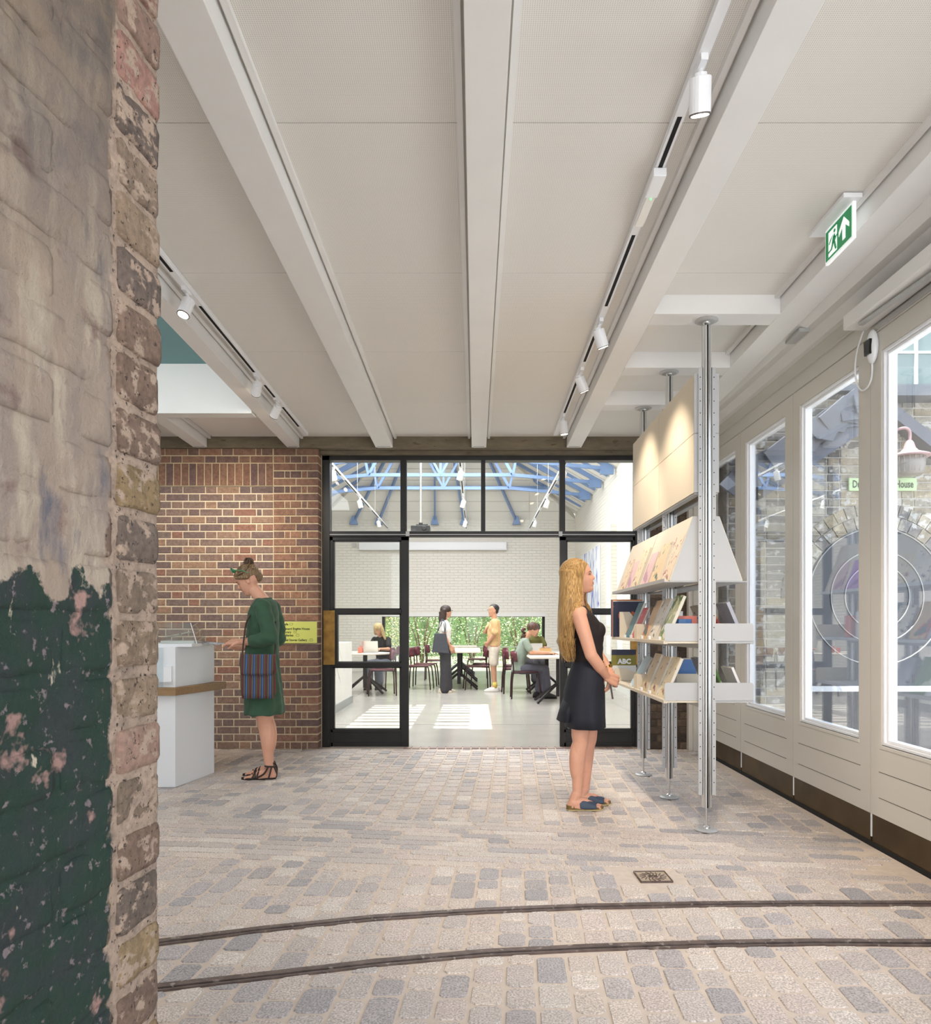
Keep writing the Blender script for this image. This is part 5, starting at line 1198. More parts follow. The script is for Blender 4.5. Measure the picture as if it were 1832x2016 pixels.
# ears hidden by hair
M_top = mat('black_knit', srgb(34, 26, 27), .85, var=.12, vs=90, bump=.001, bs=300)
t = MB(); t.loft([(-.012, 0, .955, .103, .135), (-.012, 0, 1.02, .100, .130), (-.018, 0, 1.09, .108, .134), (-.022, 0, 1.17, .119, .145), (-.036, 0, 1.24, .112, .150), (-.062, 0, 1.30, .092, .150), (-.078, 0, 1.335, .070, .132), (-.084, 0, 1.362, .055, .082)], 36)
for s in (-1, 1): t.ell((.052, s*.058, 1.195), (.048, .056, .058))
def knit(co, n): 
    a = (math.sin(co.z*95+co.y*8+math.sin(co.x*30))*.0016 if co.z < 1.12 else math.sin(co.z*60+co.x*50)*.0005); return n*a
blob(t, 'sleeveless_top', M_top, rw, .006, 5, disp=knit)
M_skirt = mat('navy_crepe', srgb(27, 30, 42), .75, var=.08, vs=40, bump=.0006, bs=260)
t = MB().loft([(-.010, 0, .985, .105, .138), (-.016, 0, .93, .113, .155), (-.028, 0, .86, .126, .172), (-.036, 0, .78, .136, .180), (-.037, 0, .70, .137, .184), (-.034, 0, .62, .134, .188), (-.030, .0, .545, .132, .190)], 60, fold=.030, fn=6, ph=1)
t = t.build('skirt', M_skirt, rw, smooth=True)
MB().hexa([(-.165, -.02, .76), (-.155, -.02, .76), (-.188, .10, .60), (-.198, .10, .60), (-.166, -.02, .77), (-.156, -.02, .77), (-.16, .10, .77), (-.165, .10, .77)])
fl_ = MB().loft([(-.120, .02, .76, .045, .12), (-.145, .03, .66, .052, .13), (-.160, .03, .585, .058, .135)], 30, fold=.05, fn=3); fl_.build('skirt_flap', M_skirt, rw, smooth=True)
# hair
M_blonde = hairmat('blonde_hair', srgb(188, 142, 82), srgb(214, 172, 108))
hb = MB(); Rh = Mh.to_3x3()
hb.ell(Mh @ V((-.032, 0, .046)), (.106, .090, .096), 20, 14, Rh)
hb.limb([Mh @ V((.034, -.050, .078)), Mh @ V((.004, -.074, .0)), (-.088, -.084, 1.46), (-.095, -.108, 1.37)], [.028, .020, .024, .028])
hb.limb([Mh @ V((.040, .055, .072)), Mh @ V((.020, .076, .0)), (-.05, .09, 1.46), (-.03, .10, 1.36), (.0, .095, 1.27)], [.030, .022, .026, .026, .016])
hb.loft([(-.125, -.005, 1.60, .075, .085), (-.130, -.01, 1.50, .075, .105), (-.142, -.015, 1.40, .068, .125), (-.158, -.02, 1.30, .058, .125), (-.172, -.025, 1.20, .045, .115), (-.172, -.03, 1.10, .042, .100), (-.155, -.03, 1.02, .035, .075), (-.14, -.03, .985, .016, .04)], 30)
blob(hb, 'hair', M_blonde, rw, .006, 4)
hs = MB(); rr = random.Random(4)
paths = []
for i in range(300):
    a = rr.uniform(-2.85, -.10) if rr.random() < .78 else rr.uniform(.3, 2.9)   # around the head, -pi/2 is the camera side
    st = Mh @ V((-.03+.105*math.cos(a)*.45, .088*math.sin(a)*.45, .126)); md = Mh @ V((-.022+.108*max(-1, min(.30, math.cos(a))), .094*math.sin(a), .050)); m2 = Mh @ V((-.030+.100*max(-1, min(.22, math.cos(a))), .094*math.sin(a), -.03))
    f = rr.uniform(.55, 1); back = .5-.5*math.cos(a); ex = -.155+rr.uniform(-.035, .03)-(.02 if back > .5 else 0); ey = -.03+.105*math.sin(a)
    zl = 1.0+rr.uniform(-.02, .16)
    paths.append([st, md, m2, (-.115+.055*math.cos(a)*.9, .118*math.sin(a)-.01, 1.40), (-.148+.05*math.cos(a), .122*math.sin(a)-.02, 1.25), (ex, ey, 1.12), (ex+.02, ey*.8, zl)])
strands(hs, paths, .0030, rr, .007, 4)
for i in range(40):
    y = rr.uniform(.06, .11); paths2 = [Mh @ V((.03, .07, .08)), Mh @ V((.05, .082, .0)), (-.03+rr.uniform(-.02, .02), y, 1.44), (-.01+rr.uniform(-.02, .03), y, 1.34), (.01+rr.uniform(-.02, .03), y, 1.25+rr.uniform(-.03, .02))]
    strands(hs, [paths2], .003, rr, .005, 4)
for i in range(40):
    strands(hs, [[Mh @ V((.030+rr.uniform(-.02, .01), -.05, .112)), Mh @ V((.026+rr.uniform(-.02, .008), -.082, .03)), Mh @ V((.002+rr.uniform(-.02, .01), -.088, -.05)), (-.085+rr.uniform(-.03, .02), -.11, 1.40), (-.10+rr.uniform(-.03, .02), -.165, 1.345), (-.15+rr.uniform(-.03, .02), -.178, 1.26), (-.18, -.15, 1.15)]], .0028, rr, .005, 4)
hs.build('hair_strands', M_blonde, rw, smooth=True, kind='stuff')
# necklace, watch
m = MB().tube(smoothpath([(-.055, -.062, 1.375), (-.02, -.05, 1.33), (.028, -.022, 1.285), (.030, -.0, 1.28), (.02, .03, 1.30), (-.04, .06, 1.37)]), .0014, 6); m.build('necklace', M_brass, rw)
MB().lathe([(.0, -.002), (.0085, 0), (0, .002)], n=14).build('pendant', mat('gold', srgb(230, 190, 90), .25, metal=1), rw).location = (.036, -.020, 1.272)
g = MB().tube([V((.128, .012, .952))+V((.030*math.cos(a), .026*math.sin(a), .006*math.cos(a))) for a in [2*PI*k/20 for k in range(21)]], .004, 6); g.build('watch_strap', mat('gold', srgb(230, 190, 90), .25, metal=1), rw, smooth=True)
MB().cyl((.137, -.014, .955), (.141, -.020, .957), .013, n=16).build('watch', mat('gold', srgb(230, 190, 90), .25, metal=1), rw)
MB().bar((.135, -.035, .83), (.150, -.038, .735), .012, .006).build('sunglasses', mat('tortoise', srgb(60, 26, 20), .3), rw)
# mules: sole with cork wedge, leather upper
M_clog = mat('navy_leather', srgb(58, 72, 92), .55, bump=.0005, bs=200, var=.06, vs=20); M_cork = mat('cork', srgb(120, 96, 56), .85, var=.2, vs=120); M_solec = mat('sole_cream', srgb(196, 180, 130), .7)
def outline(L=.25, w=.047):
    return [(-.055, 0), (-.045, w*.55), (-.01, w*.68), (.06, w*.62), (.12, w*.9), (.165, w*.85), (L-.06, w*.45), (L-.052, 0), (L-.065, -w*.5), (.15, -w*.9), (.11, -w*.92), (.05, -w*.66), (-.01, -w*.7), (-.045, -w*.55)]
def shoe(ax, y, nm, dark=False):
    s = MB().prism([(p[0]*1.02, p[1]*1.04) for p in outline()], 2, .001, .007); s0 = s.build('shoe', M_solec, rw, fixn=True, label=nm); s0.location = (ax-.014, y, 0); s0.rotation_euler = (0, 0, .08)
    m = MB(); o = outline(); n = len(o); zt_ = lambda x: .034-.012*min(1, max(0, (x+.02)/.16))
    m.add([(x, yy, .007) for x, yy in o]+[(x, yy, zt_(x)) for x, yy in o], [tuple(range(n))[::-1], tuple(range(n, 2*n))]+[(i, (i+1) % n, n+(i+1) % n, n+i) for i in range(n)])
    m.build('cork_footbed', M_cork, s0, fixn=True)
    m = MB(); rings = []
    for x, h, w in ((.028, .078, .040), (.055, .076, .043), (.085, .064, .046), (.115, .054, .048), (.142, .046, .047)):
        rings.append([(x+(.010 if abs(t) < .6 else 0), w*math.sin(t), .012+(h-.012)*max(0, math.cos(t))**.75) for t in [-PI/2+PI*k/14 for k in range(15)]])
    vs = sum(rings, []); fs = [(j*15+i, j*15+i+1, (j+1)*15+i+1, (j+1)*15+i) for j in range(4) for i in range(14)]
    u = m.add(vs, fs).build('leather_upper', M_clog, s0, smooth=True); so2 = u.modifiers.new('s', 'SOLIDIFY'); so2.thickness = .0035; so2.offset = 1; ss = u.modifiers.new('ss', 'SUBSURF'); ss.levels = 1; ss.render_levels = 1
for s, ax in ((-1, -.098), (1, -.022)): shoe(ax, s*.072, 'navy open toed mule with cork sole')
# ---------------------------------------------------------------- woman in green at the counter
GY = 5.86
gw = empty('person', ((520-U0)*GY/F, GY, 0), PI, 'woman in a green dress with a striped shoulder bag reading a leaflet at the counter', 'person')
b = MB(); Mg = headM((.135, 0, 1.598), .54, .10)
head_prims(b, Mg, 1.03)
b.limb([(-.005, 0, 1.40), (.03, 0, 1.46), (.085, 0, 1.525)], [.066, .052, .050])
b.loft([(.015, 0, .80, .10, .15), (.02, 0, 1.08, .09, .12), (.012, 0, 1.25, .10, .14), (.0, 0, 1.36, .08, .14), (-.005, 0, 1.41, .05, .06)])
b.limb([(-.03, .165, 1.375), (-.075, .195, 1.24), (-.105, .20, 1.125), (.03, .17, 1.105), (.165, .10, 1.100)], [.044, .040, .038, .037, .025])
b.limb([(-.02, -.165, 1.375), (-.05, -.20, 1.24), (-.06, -.20, 1.10), (.06, -.14, 1.075), (.175, -.04, 1.055)], [.044, .040, .038, .037, .025])
hand(b, (.165, .10, 1.10), (1, -.22, -.02), (.02, .45, .9), .34, -1, .05, .98, .6)
hand(b, (.175, -.04, 1.055), (.98, .12, .06), (.05, -.5, -.85), .42, -1, .05, .98, .6)
for s, kx, ax in ((1, -.018, -.058), (-1, .004, -.020)):
    y = s*.075
    b.limb([(.0, y, .84), (.0, y, .66), (kx, y, .49), (kx, y, .45)], [.080, .078, .060, .055])
    b.limb([(kx, y, .45), (kx-.012, y, .40), (ax, y, .12)], [.055, .052, .033]); b.ell((kx-.035, y, .325), (.050, .052, .155), 22, 16)
    foot(b, (ax, y, .11), 0)
blob(b, 'body', M_skin, gw, .0036, 3)
M_gbrow = mat('brow_brown', srgb(112, 84, 62), .8)
head_details(gw, Mg, 1.03, M_gbrow, lids=M_skin)
M_gdress = mat('green_linen', srgb(52, 84, 62), .85, var=.10, vs=14, bump=.0012, bs=240, sheen=.08)
t = MB(); t.loft([(-.005, .005, .515, .155, .195), (.0, .004, .60, .150, .190), (.008, 0, .75, .142, .182), (.014, 0, .88, .136, .172), (.016, 0, 1.0, .130, .155), (.014, 0, 1.12, .128, .148), (.010, 0, 1.24, .127, .155), (.006, 0, 1.33, .118, .165), (-.002, 0, 1.39, .100, .165), (-.006, 0, 1.425, .085, .120), (.004, 0, 1.45, .066, .080)], 40)
t.limb([(-.03, .150, 1.375), (-.075, .185, 1.25), (-.108, .200, 1.135)], [.066, .062, .058], 18); t.limb([(-.108, .200, 1.135), (-.03, .19, 1.115), (.030, .172, 1.107)], [.058, .054, .054], 18)
t.limb([(-.02, -.150, 1.375), (-.05, -.19, 1.25), (-.06, -.20, 1.12)], [.070, .066, .062], 18); t.limb([(-.06, -.20, 1.12), (.045, -.15, 1.08)], [.060, .054], 18)
for s in (-1, 1): t.ell((.055, s*.062, 1.24), (.070, .070, .075))
def gfold(co, n):
    a = 0
    if co.z < 1.15: a += .0055*math.sin(math.atan2(co.y, co.x)*9+co.z*4+math.sin(co.z*7)*1.5)*min(1, (1.15-co.z)/.4)
    a += .0016*math.sin(co.x*70+co.z*55+2*math.sin(co.y*22+co.z*9)); 
    if abs(co.y) > .15 and co.z > 1.0: a += .0022*math.sin(co.z*70-co.x*45)
    return n*a
blob(t, 'dress', M_gdress, gw, .0062, 4, disp=gfold)
MB().tube([V((.006, 0, 1.444))+V((.064*math.cos(a)*1.0, .078*math.sin(a), .010*-math.cos(a))) for a in [2*PI*k/30 for k in range(31)]], .0045, 6).build('neckline_binding', M_gdress, gw, smooth=True)
M_ghair = hairmat('dark_blonde_hair', srgb(112, 82, 54), srgb(156, 128, 92)); hb = MB(); Rg = Mg.to_3x3()
hb.ell(Mg @ V((-.026, 0, .048)), (.097, .085, .084), 20, 14, Rg)
for s_ in (-1, 1): hb.limb([Mg @ V((.058, s_*.025, .078)), Mg @ V((.052, s_*.060, .052)), Mg @ V((.020, s_*.074, .034)), Mg @ V((-.02, s_*.080, .012))], [.018, .019, .019, .020])
hb.ell(Mg @ V((-.085, 0, -.005)), (.042, .055, .055), 16, 10, Rg)
blob(hb, 'hair', M_ghair, gw, .005, 4)
M_bun = hairmat('dark_brown_hair', srgb(70, 50, 36), srgb(104, 78, 54)); bn = MB(); rr = random.Random(8); bc = Mg @ V((-.080, 0, .118))
for i in range(26):
    u_ = V((rr.uniform(-1, 1), rr.uniform(-1, 1), rr.uniform(-1, 1))).normalized(); w_ = u_.orthogonal().normalized(); x_ = u_.cross(w_); r = rr.uniform(.022, .040)
    bn.tube([bc+(w_*math.cos(a)+x_*math.sin(a))*r for a in [k*.5 for k in range(12)]], .006, 5)
bn.ell(bc, (.036, .034, .026)); bn.build('bun', M_bun, gw, smooth=True)
hs = MB(); paths = []
for i in range(150):
    a = rr.uniform(-1.35, 1.35); s0 = Mg @ V((.074-.02*abs(a), .060*math.sin(a), .068-.03*abs(math.sin(a)))); 
    paths.append([s0, Mg @ V((.045, .083*math.sin(a), .108-.05*abs(math.sin(a)))), Mg @ V((-.03, .090*math.sin(a*1.1), .130-.07*abs(math.sin(a)))), Mg @ V((-.09, .05*math.sin(a), .105)), bc])
for i in range(20):
    z = rr.uniform(.015, .06); s_ = rr.choice((-1, 1)); paths.append([Mg @ V((-.02, s_*.082, z)), Mg @ V((-.075, s_*.060, z+.02)), Mg @ V((-.115, s_*.02, .06)), bc])
strands(hs, paths, .0026, rr, .0018, 4); hs.build('hair_strands', M_ghair, gw, smooth=True, kind='stuff')
# green sunglasses pushed up on the hair
gl = MB(); M_glf = mat('green_plastic', srgb(46, 150, 100), .3)
for s in (-1, 1):
    gl.tube([Mg @ V((.058+.004*math.cos(a), s*.034+.026*math.cos(a), .122+.020*math.sin(a))) for a in [2*PI*k/14 for k in range(15)]], .004, 6)
    gl.bar(Mg @ V((.052, s*.062, .124)), Mg @ V((-.02, s*.090, .070)), .010, .005).bar(Mg @ V((-.02, s*.090, .070)), Mg @ V((-.045, s*.088, .035)), .008, .005)
gl.bar(Mg @ V((.062, -.012, .124)), Mg @ V((.062, .012, .124)), .006, .006)
gso = gl.build('sunglasses', M_glf, gw)
for s in (-1, 1): MB().ell(Mg @ V((.059, s*.034, .122)), (.004, .023, .017), 14, 8, Rg).build('lens', mat('dark_lens', (.02, .02, .025), .1), gso, smooth=True)
# leaflet, bag
lf = empty('leaflet', ((415-U0)*(GY-.05)/F, GY-.05, HC-(1268-V0)*(GY-.05)/F), 0, 'open printed leaflet held by the woman in green', 'leaflet')
MB().hexa([(-.10, -.10, .012), (.10, -.12, -.004), (.11, .06, .004), (-.09, .08, .018), (-.10, -.10, .014), (.10, -.12, -.002), (.11, .06, .006), (-.09, .08, .020)]).build('page', mat('leaflet_print', srgb(150, 156, 168), .6, spots=[(30, .52, srgb(230, 232, 236)), (55, .62, srgb(40, 44, 56))]), lf)
def stripemat():
    m = mat('striped_weave', (1, 1, 1), .9, bump=.0015, bs=300); n = m.node_tree.nodes; L = m.node_tree.links; p = n['Principled BSDF']
    t = n.new('ShaderNodeTexCoord'); s = n.new('ShaderNodeSeparateXYZ'); L.new(t.outputs['Object'], s.inputs[0]); q = n.new('ShaderNodeMath'); q.operation = 'MULTIPLY'; q.inputs[1].default_value = 1/.062; L.new(s.outputs[0], q.inputs[0])
    f = n.new('ShaderNodeMath'); f.operation = 'FRACT'; L.new(q.outputs[0], f.inputs[0]); c = n.new('ShaderNodeValToRGB'); c.color_ramp.interpolation = 'CONSTANT'; L.new(f.outputs[0], c.inputs[0])
    cs = [(0, srgb(74, 66, 60)), (.14, srgb(120, 44, 48)), (.24, srgb(66, 60, 58)), (.38, srgb(142, 128, 110)), (.44, srgb(70, 62, 58)), (.56, srgb(52, 88, 140)), (.72, srgb(92, 122, 160)), (.78, srgb(60, 54, 54)), (.88, srgb(104, 84, 64))]
    el = c.color_ramp.elements; el[0].position = 0; el[0].color = (*cs[0][1], 1); el[1].position = cs[1][0]; el[1].color = (*cs[1][1], 1)
    for pz, cc in cs[2:]: e = el.new(pz); e.color = (*cc, 1)
    L.new(c.outputs[0], p.inputs['Base Color']); return m
M_bag = stripemat()
bg_ = empty('shoulder_bag', ((508-U0)*5.66/F, 5.655, .66), 0, 'striped woven shoulder bag on the hip of the woman in green', 'bag')
def bagshape(z0, z1, w0, w1, d):
    m = MB(); 
    rows = 8; vs = []
    for j in range(rows+1):
        t = j/rows; z = z0+(z1-z0)*t; w = w0+(w1-w0)*t
        for k in range(24):
            a = 2*PI*k/24; ca, sa = math.cos(a), math.sin(a); sx1 = abs(ca)**.35*(1 if ca > 0 else -1); sy1 = abs(sa)**.5*(1 if sa > 0 else -1)
            rnd = 1-.12*max(0, 1-t*4)**2
            vs.append((w*sx1*rnd+.004*math.sin(t*6+k), d*sy1*(1-.35*t)+.003*math.sin(k*1.7+t*5), z))
    fs = [(j*24+i, j*24+(i+1) % 24, (j+1)*24+(i+1) % 24, (j+1)*24+i) for j in range(rows) for i in range(24)]+[tuple(range(24))[::-1], tuple(range(rows*24, rows*24+24))]
    return m.add(vs, fs)
bagshape(0, .335, .138, .130, .034).build('bag_body', M_bag, bg_, smooth=True)
fo = bagshape(.185, .345, .141, .136, .041).build('flap', M_bag, bg_, smooth=True)
MB().tube(smoothpath([(-.125, .0, .31), (-.118, .03, .48), (-.095, .05, .62), (-.02, .13, .72), (.03, .25, .73)], 6), .007, 6).build('strap', mat('strap_brown', srgb(66, 52, 46), .9), bg_, smooth=True)
MB().tube(smoothpath([(.125, .0, .31), (.125, .04, .42), (.10, .08, .52), (.10, .14, .60)], 6), .007, 6).build('strap', mat('strap_brown', srgb(66, 52, 46), .9), bg_, smooth=True)
# sandals
M_sand = mat('sandal_brown', srgb(58, 46, 42), .7); M_sole = mat('sole_black', srgb(34, 30, 30), .8)
for s, ax in ((1, -.058), (-1, -.020)):
    y = s*.075
    so3 = MB().prism([(p[0]*1.05, p[1]*1.05) for p in outline(.262)], 2, .0, .018).build('sandal', M_sole, gw, fixn=True, bevel=.003); so3.location = (ax, y, -.004)
    m = MB(); w = .046
    def strap(pts, r=.0075): m.tube(smoothpath([V(p) for p in pts], 4), r, 6)
    for xa, xb, h in ((.145, .120, .040), (.125, .098, .050), (.085, .112, .056), (.060, .080, .066)): strap([(xa, -w, .014), (xa*.98, -w*.75, h*.72), ((xa+xb)/2, 0, h+.006), (xb, w*.75, h*.72), (xb, w, .014)])
    strap([(.10, -w*.9, .014), (.03, -w*.9, .05), (-.005, -.042, .105)]); strap([(.10, w*.9, .014), (.03, w*.9, .05), (-.005, .042, .105)])
    strap([(.025, -.0, .112), (.015, -.038, .112), (-.03, -.032, .108), (-.045, 0, .104), (-.03, .032, .108), (.015, .038, .112), (.025, 0, .112)]); strap([(-.045, 0, .10), (-.062, 0, .06), (-.058, 0, .016)], .009)
    strap([(-.03, -.03, .10), (-.02, -.045, .05), (-.01, -w, .014)]); strap([(-.03, .03, .10), (-.02, .045, .05), (-.01, w, .014)])
    m.build('strap', M_sand, so3, smooth=True)
# ================================================================= FAR ROOM FURNITURE
M_maroon = mat('maroon_shell', srgb(96, 42, 52), .4); M_mtube = mat('maroon_tube', srgb(58, 34, 38), .4, metal=.3); M_dtube = mat('dark_tube', srgb(38, 34, 36), .45, metal=.3)
M_top_t = mat('table_top', srgb(226, 218, 204), .4)
def chair(label=None):
    t = empty('cafe_chair', (0, 0, 0), 0, label, 'chair', 'maroon cafe chairs in the far room')   # faces +x
    m = MB(); n = 12; vs = []
    for j in range(5):
        for i in range(n+1):
            a = -1.0+2.0*i/n; z = .63+.17*j/4; x = -.235-.02*j/4+.10*(a*a)*.9; vs.append((x, .215*a*(1-.12*(j == 4)-.08*(j == 0)), z))
    fs = [(j*(n+1)+i, j*(n+1)+i+1, (j+1)*(n+1)+i+1, (j+1)*(n+1)+i) for j in range(4) for i in range(n)]
    b = m.add(vs, fs).build('backrest', M_maroon, t, smooth=True); q = b.modifiers.new('s', 'SOLIDIFY'); q.thickness = .012
    MB().prism([(-.19, -.19), (.17, -.21), (.205, -.16), (.205, .16), (.17, .21), (-.19, .19), (-.215, .14), (-.215, -.14)], 2, .452, .466).build('seat', M_maroon, t, bevel=.004)
    for s in (-1, 1):
        MB().tube(smoothpath([(-.245, s*.20, .0), (-.235, s*.20, .30), (-.215, s*.20, .50), (-.235, s*.19, .72)], 4), .0125, 8).build('leg', M_mtube, t, smooth=True)
        MB().tube(smoothpath([(.245, s*.205, .0), (.225, s*.205, .25), (.20, s*.20, .42), (.14, s*.20, .448), (-.21, s*.20, .44)], 4), .0125, 8).build('leg', M_mtube, t, smooth=True)
    MB().tube([(-.20, -.2, .435), (-.20, .2, .435)], .010, 6).build('stretcher', M_mtube, t)
    return t
CH = []
def at(u, Y): return (u-U0)*Y/F
chairs = [(at(826, 14.2), 14.2, -.1, 'maroon cafe chair nearest left of the standing woman with the tote bag'), (at(838, 14.9), 14.95, -.05, 'maroon cafe chair second in the row left of the standing woman'), (at(858, 16.6), 16.6, .0, 'maroon cafe chair behind the standing woman, partly hidden by her bag'),
          (at(938, 14.1), 14.1, PI+.1, 'maroon cafe chair just left of the standing man'), (at(950, 15.0), 15.0, PI, 'maroon cafe chair second in the row beside the standing man'), (at(938, 17.2), 17.2, PI, 'maroon cafe chair at the back beyond the middle table'),
          (at(1034, 12.35), 12.35, 0, 'maroon cafe chair under the seated person in the sage shirt'), (at(1016, 13.2), 13.3, .05, 'maroon cafe chair just behind the seated person in the sage shirt'), (at(1016, 14.2), 14.3, 0, 'maroon cafe chair farthest behind the seated person in the sage shirt'),
          (at(751, 14.4), 14.45, -PI/2-.35, 'maroon cafe chair under the blonde woman at the laptop'), (at(768, 15.0), 15.1, PI+.3, 'maroon cafe chair behind the blonde woman at the laptop'), (at(751, 12.9), 12.9, PI+.2, 'maroon cafe chair at the near side of the left round table')]
c0 = chair()
for i, (x, y, rz, l) in enumerate(chairs):
    c = c0 if i == 0 else copy_tree(c0); c.location = (x, y, 0); c.rotation_euler = (0, 0, rz); c['label'] = l
def table(x, y, w, d, label, round_=False, rz=0):
    t = empty('cafe_table', (x, y, 0), rz, label, 'table', 'pale topped cafe tables')
    if round_: MB().lathe([(w/2-.01, .715), (w/2, .722), (w/2, .738), (w/2-.004, .742)], n=36).build('tabletop', M_top_t, t)
    else: MB().box(-w/2, w/2, -d/2, d/2, .715, .742).build('tabletop', M_top_t, t, bevel=.004)
    for s in ((-1, 1) if not round_ else (0,)):
        yy = s*(d/2-.28)
        MB().box(-.035, .035, yy-.035, yy+.035, .10, .715).build('column', M_dtube, t)
        for k, (a, b) in enumerate(((1, 1), (1, -1), (-1, 1), (-1, -1))): MB().bar((a*.03, yy+b*.03, .30), (a*.36, yy+b*.26, .018), .03, .035).build('leg', M_dtube, t)
    return t
table(at(905, 15.0), 15.2, .85, 2.6, 'long pale topped table behind the standing woman')
table(at(1090, 12.3), 12.6, .95, 2.5, 'long pale topped table in front of the seated person in the sage shirt')
table(at(717, 13.2), 13.3, .95, .95, 'round pale topped table with a laptop, left of the doorway', True)
table(at(905, 18.2), 18.3, .85, 1.2, 'short pale topped table near the far window')
# things on the tables
lp_ = empty('laptop', (at(727, 13.3), 13.3, .743), 0, 'open silver laptop on the round table before the blonde woman', 'laptop')
MB().box(-.16, .16, -.0, .22, 0, .012).build('keyboard_deck', M_alumatt, lp_); MB().hexa([(-.16, .0, .012), (.16, .0, .012), (.16, .008, .012), (-.16, .008, .012), (-.16, -.07, .215), (.16, -.07, .215), (.16, -.062, .215), (-.16, -.062, .215)]).build('screen_lid', M_alu, lp_)
cup = MB().lathe([(.03, 0), (.04, .09), (.042, .10)], n=16).build('paper_cup', CV['salmon'], smooth=True); cup.location = (at(708, 13.1), 13.1, .743); tag(cup, 'salmon coloured cup on the round table left of the laptop', 'cup')
cup = MB().lathe([(.03, 0), (.04, .13), (.042, .14)], n=16).build('paper_cup.001', CV['salmon'], smooth=True); cup.name = 'paper_cup'; cup.location = (at(712, 13.3), 13.3, .743); tag(cup, 'taller salmon coloured cup beside the laptop', 'cup')
pb = MB().box(-.09, .09, -.06, .06, 0, .03).build('notebook', M_pages, bevel=.003); pb.location = (at(697, 13.15), 13.15, .743); tag(pb, 'white notebook at the left side of the round table', 'notebook')
bx = empty('wooden_box', (at(1073, 12.9), 12.9, .743), 0, 'small wooden crate on the right table', 'box'); MB().box(-.1, .1, -.07, .07, 0, .10).build('body', CV['kraft'], bx, bevel=.002); MB().box(-.085, .085, -.055, .055, .1, .104).build('contents', M_maroon, bx)
tr_ = MB().box(-.18, .18, -.12, .12, 0, .022).build('tray', M_mtube, bevel=.003); tr_.location = (at(1070, 12.4), 12.35, .743); tag(tr_, 'dark tray lying on the right table before the wooden crate', 'tray')
l2 = empty('laptop', (at(1054, 13.4), 13.4, .743), .2, 'closed grey laptop lid standing on the right table behind the crate', 'laptop'); MB().box(-.13, .13, -.01, .0, 0, .17).build('screen_lid', M_alumatt, l2); MB().box(-.13, .13, .0, .18, 0, .01).build('keyboard_deck', M_alumatt, l2)
# ---------------------------------------------------------------- far people
M_dress = lambda n, c, **k: mat(n, c, .85, var=.08, vs=20, **k)
# standing woman with tote bag (faces +x)
BY = 13.4
bw = empty('person', (at(876, BY), BY, 0), 0, 'standing woman in white t-shirt and dark wide trousers carrying a tote bag', 'person')
b = MB(); M1 = headM((.03, 0, 1.50), -.08, .1); head_prims(b, M1, .95)
b.limb([(-.01, 0, 1.30), (.0, 0, 1.42)], [.05, .046]); b.loft([(0, 0, .85, .10, .14), (0, 0, 1.0, .085, .12), (-.01, 0, 1.2, .09, .14), (-.02, 0, 1.32, .06, .12)])
b.limb([(-.02, -.155, 1.27), (.0, -.185, 1.05), (.10, -.165, .86)], [.045, .036, .024]); hand(b, (.10, -.165, .86), (.5, .1, -1), (.5, -1, 0), .4, -1)
b.limb([(-.02, .155, 1.27), (-.02, .185, 1.05), (.10, .165, .86)], [.045, .036, .024]); hand(b, (.10, .165, .86), (.5, .1, -1), (.5, 1, 0), .4, 1)
for s in (-1, 1): b.limb([(0, s*.07, .85), (.01, s*.07, .45), (-.02+.05*s*0, s*.08, .10)], [.08, .055, .035]); foot(b, (-.02-.02*s*-1, s*.08, .09), 0, toes=False)
blob(b, 'body', M_skin2, bw, .007, 3)
t = MB().loft([(0, 0, .90, .105, .145), (0, 0, 1.05, .102, .138), (.0, 0, 1.18, .112, .150), (-.015, 0, 1.28, .095, .155), (-.018, 0, 1.345, .06, .10)], 28)
for s in (-1, 1): t.limb([(-.02, s*.15, 1.275), (-.01, s*.175, 1.16)], [.058, .058])
blob(t, 't_shirt', M_dress('white_cotton', srgb(232, 230, 226)), bw, .009, 3)
t = MB().loft([(0, 0, .93, .11, .15), (-.005, 0, .80, .12, .165), (0, 0, .70, .12, .17)], 28)
for s in (-1, 1): t.limb([(0, s*.078, .78), (.01, s*.085, .5), (.015+s*.01, s*.09, .28), (.02-s*-.02, s*.095, .06)], [.095, .10, .098, .092])
blob(t, 'trousers', M_dress('charcoal_cloth', srgb(62, 60, 64)), bw, .009, 3, disp=lambda co, n: n*.005*math.sin(co.y*60+co.z*12))
hb = MB().ell(M1 @ V((-.02, 0, .04)), (.105, .088, .09)).limb([M1 @ V((-.05, -.055, .02)), (-.035, -.06, 1.36), (-.02, -.065, 1.26)], [.05, .055, .03]).limb([M1 @ V((-.05, .055, .02)), (-.035, .06, 1.36), (-.02, .065, 1.26)], [.05, .055, .03]).ell((-.055, 0, 1.38), (.07, .09, .13)).loft([(-.05, 0, 1.24, .05, .085), (-.05, 0, 1.50, .07, .09)], 20)
blob(hb, 'hair', hairmat('dark_hair', srgb(44, 30, 26), srgb(66, 46, 40)), bw, .008, 3)
MB().bar(M1 @ V((.10, -.045, .012)), M1 @ V((.10, .045, .012)), .004, .026).bar(M1 @ V((.10, -.05, .016)), M1 @ V((-.01, -.078, .012)), .003, .005).build('glasses', mat('tortoise', srgb(60, 26, 20), .3), bw)
tb = empty('tote_bag', (at(868, BY-.26), BY-.26, .76), 0, 'charcoal tote bag hanging from the shoulder of the standing woman', 'bag')
MB().hexa([(-.17, -.02, 0), (.15, -.02, -.03), (.15, .02, -.03), (-.17, .02, 0), (-.12, -.02, .34), (.09, -.02, .34), (.09, .02, .34), (-.12, .02, .34)]).build('bag_body', M_dress('tote_grey', srgb(72, 74, 80)), tb, bevel=.012)
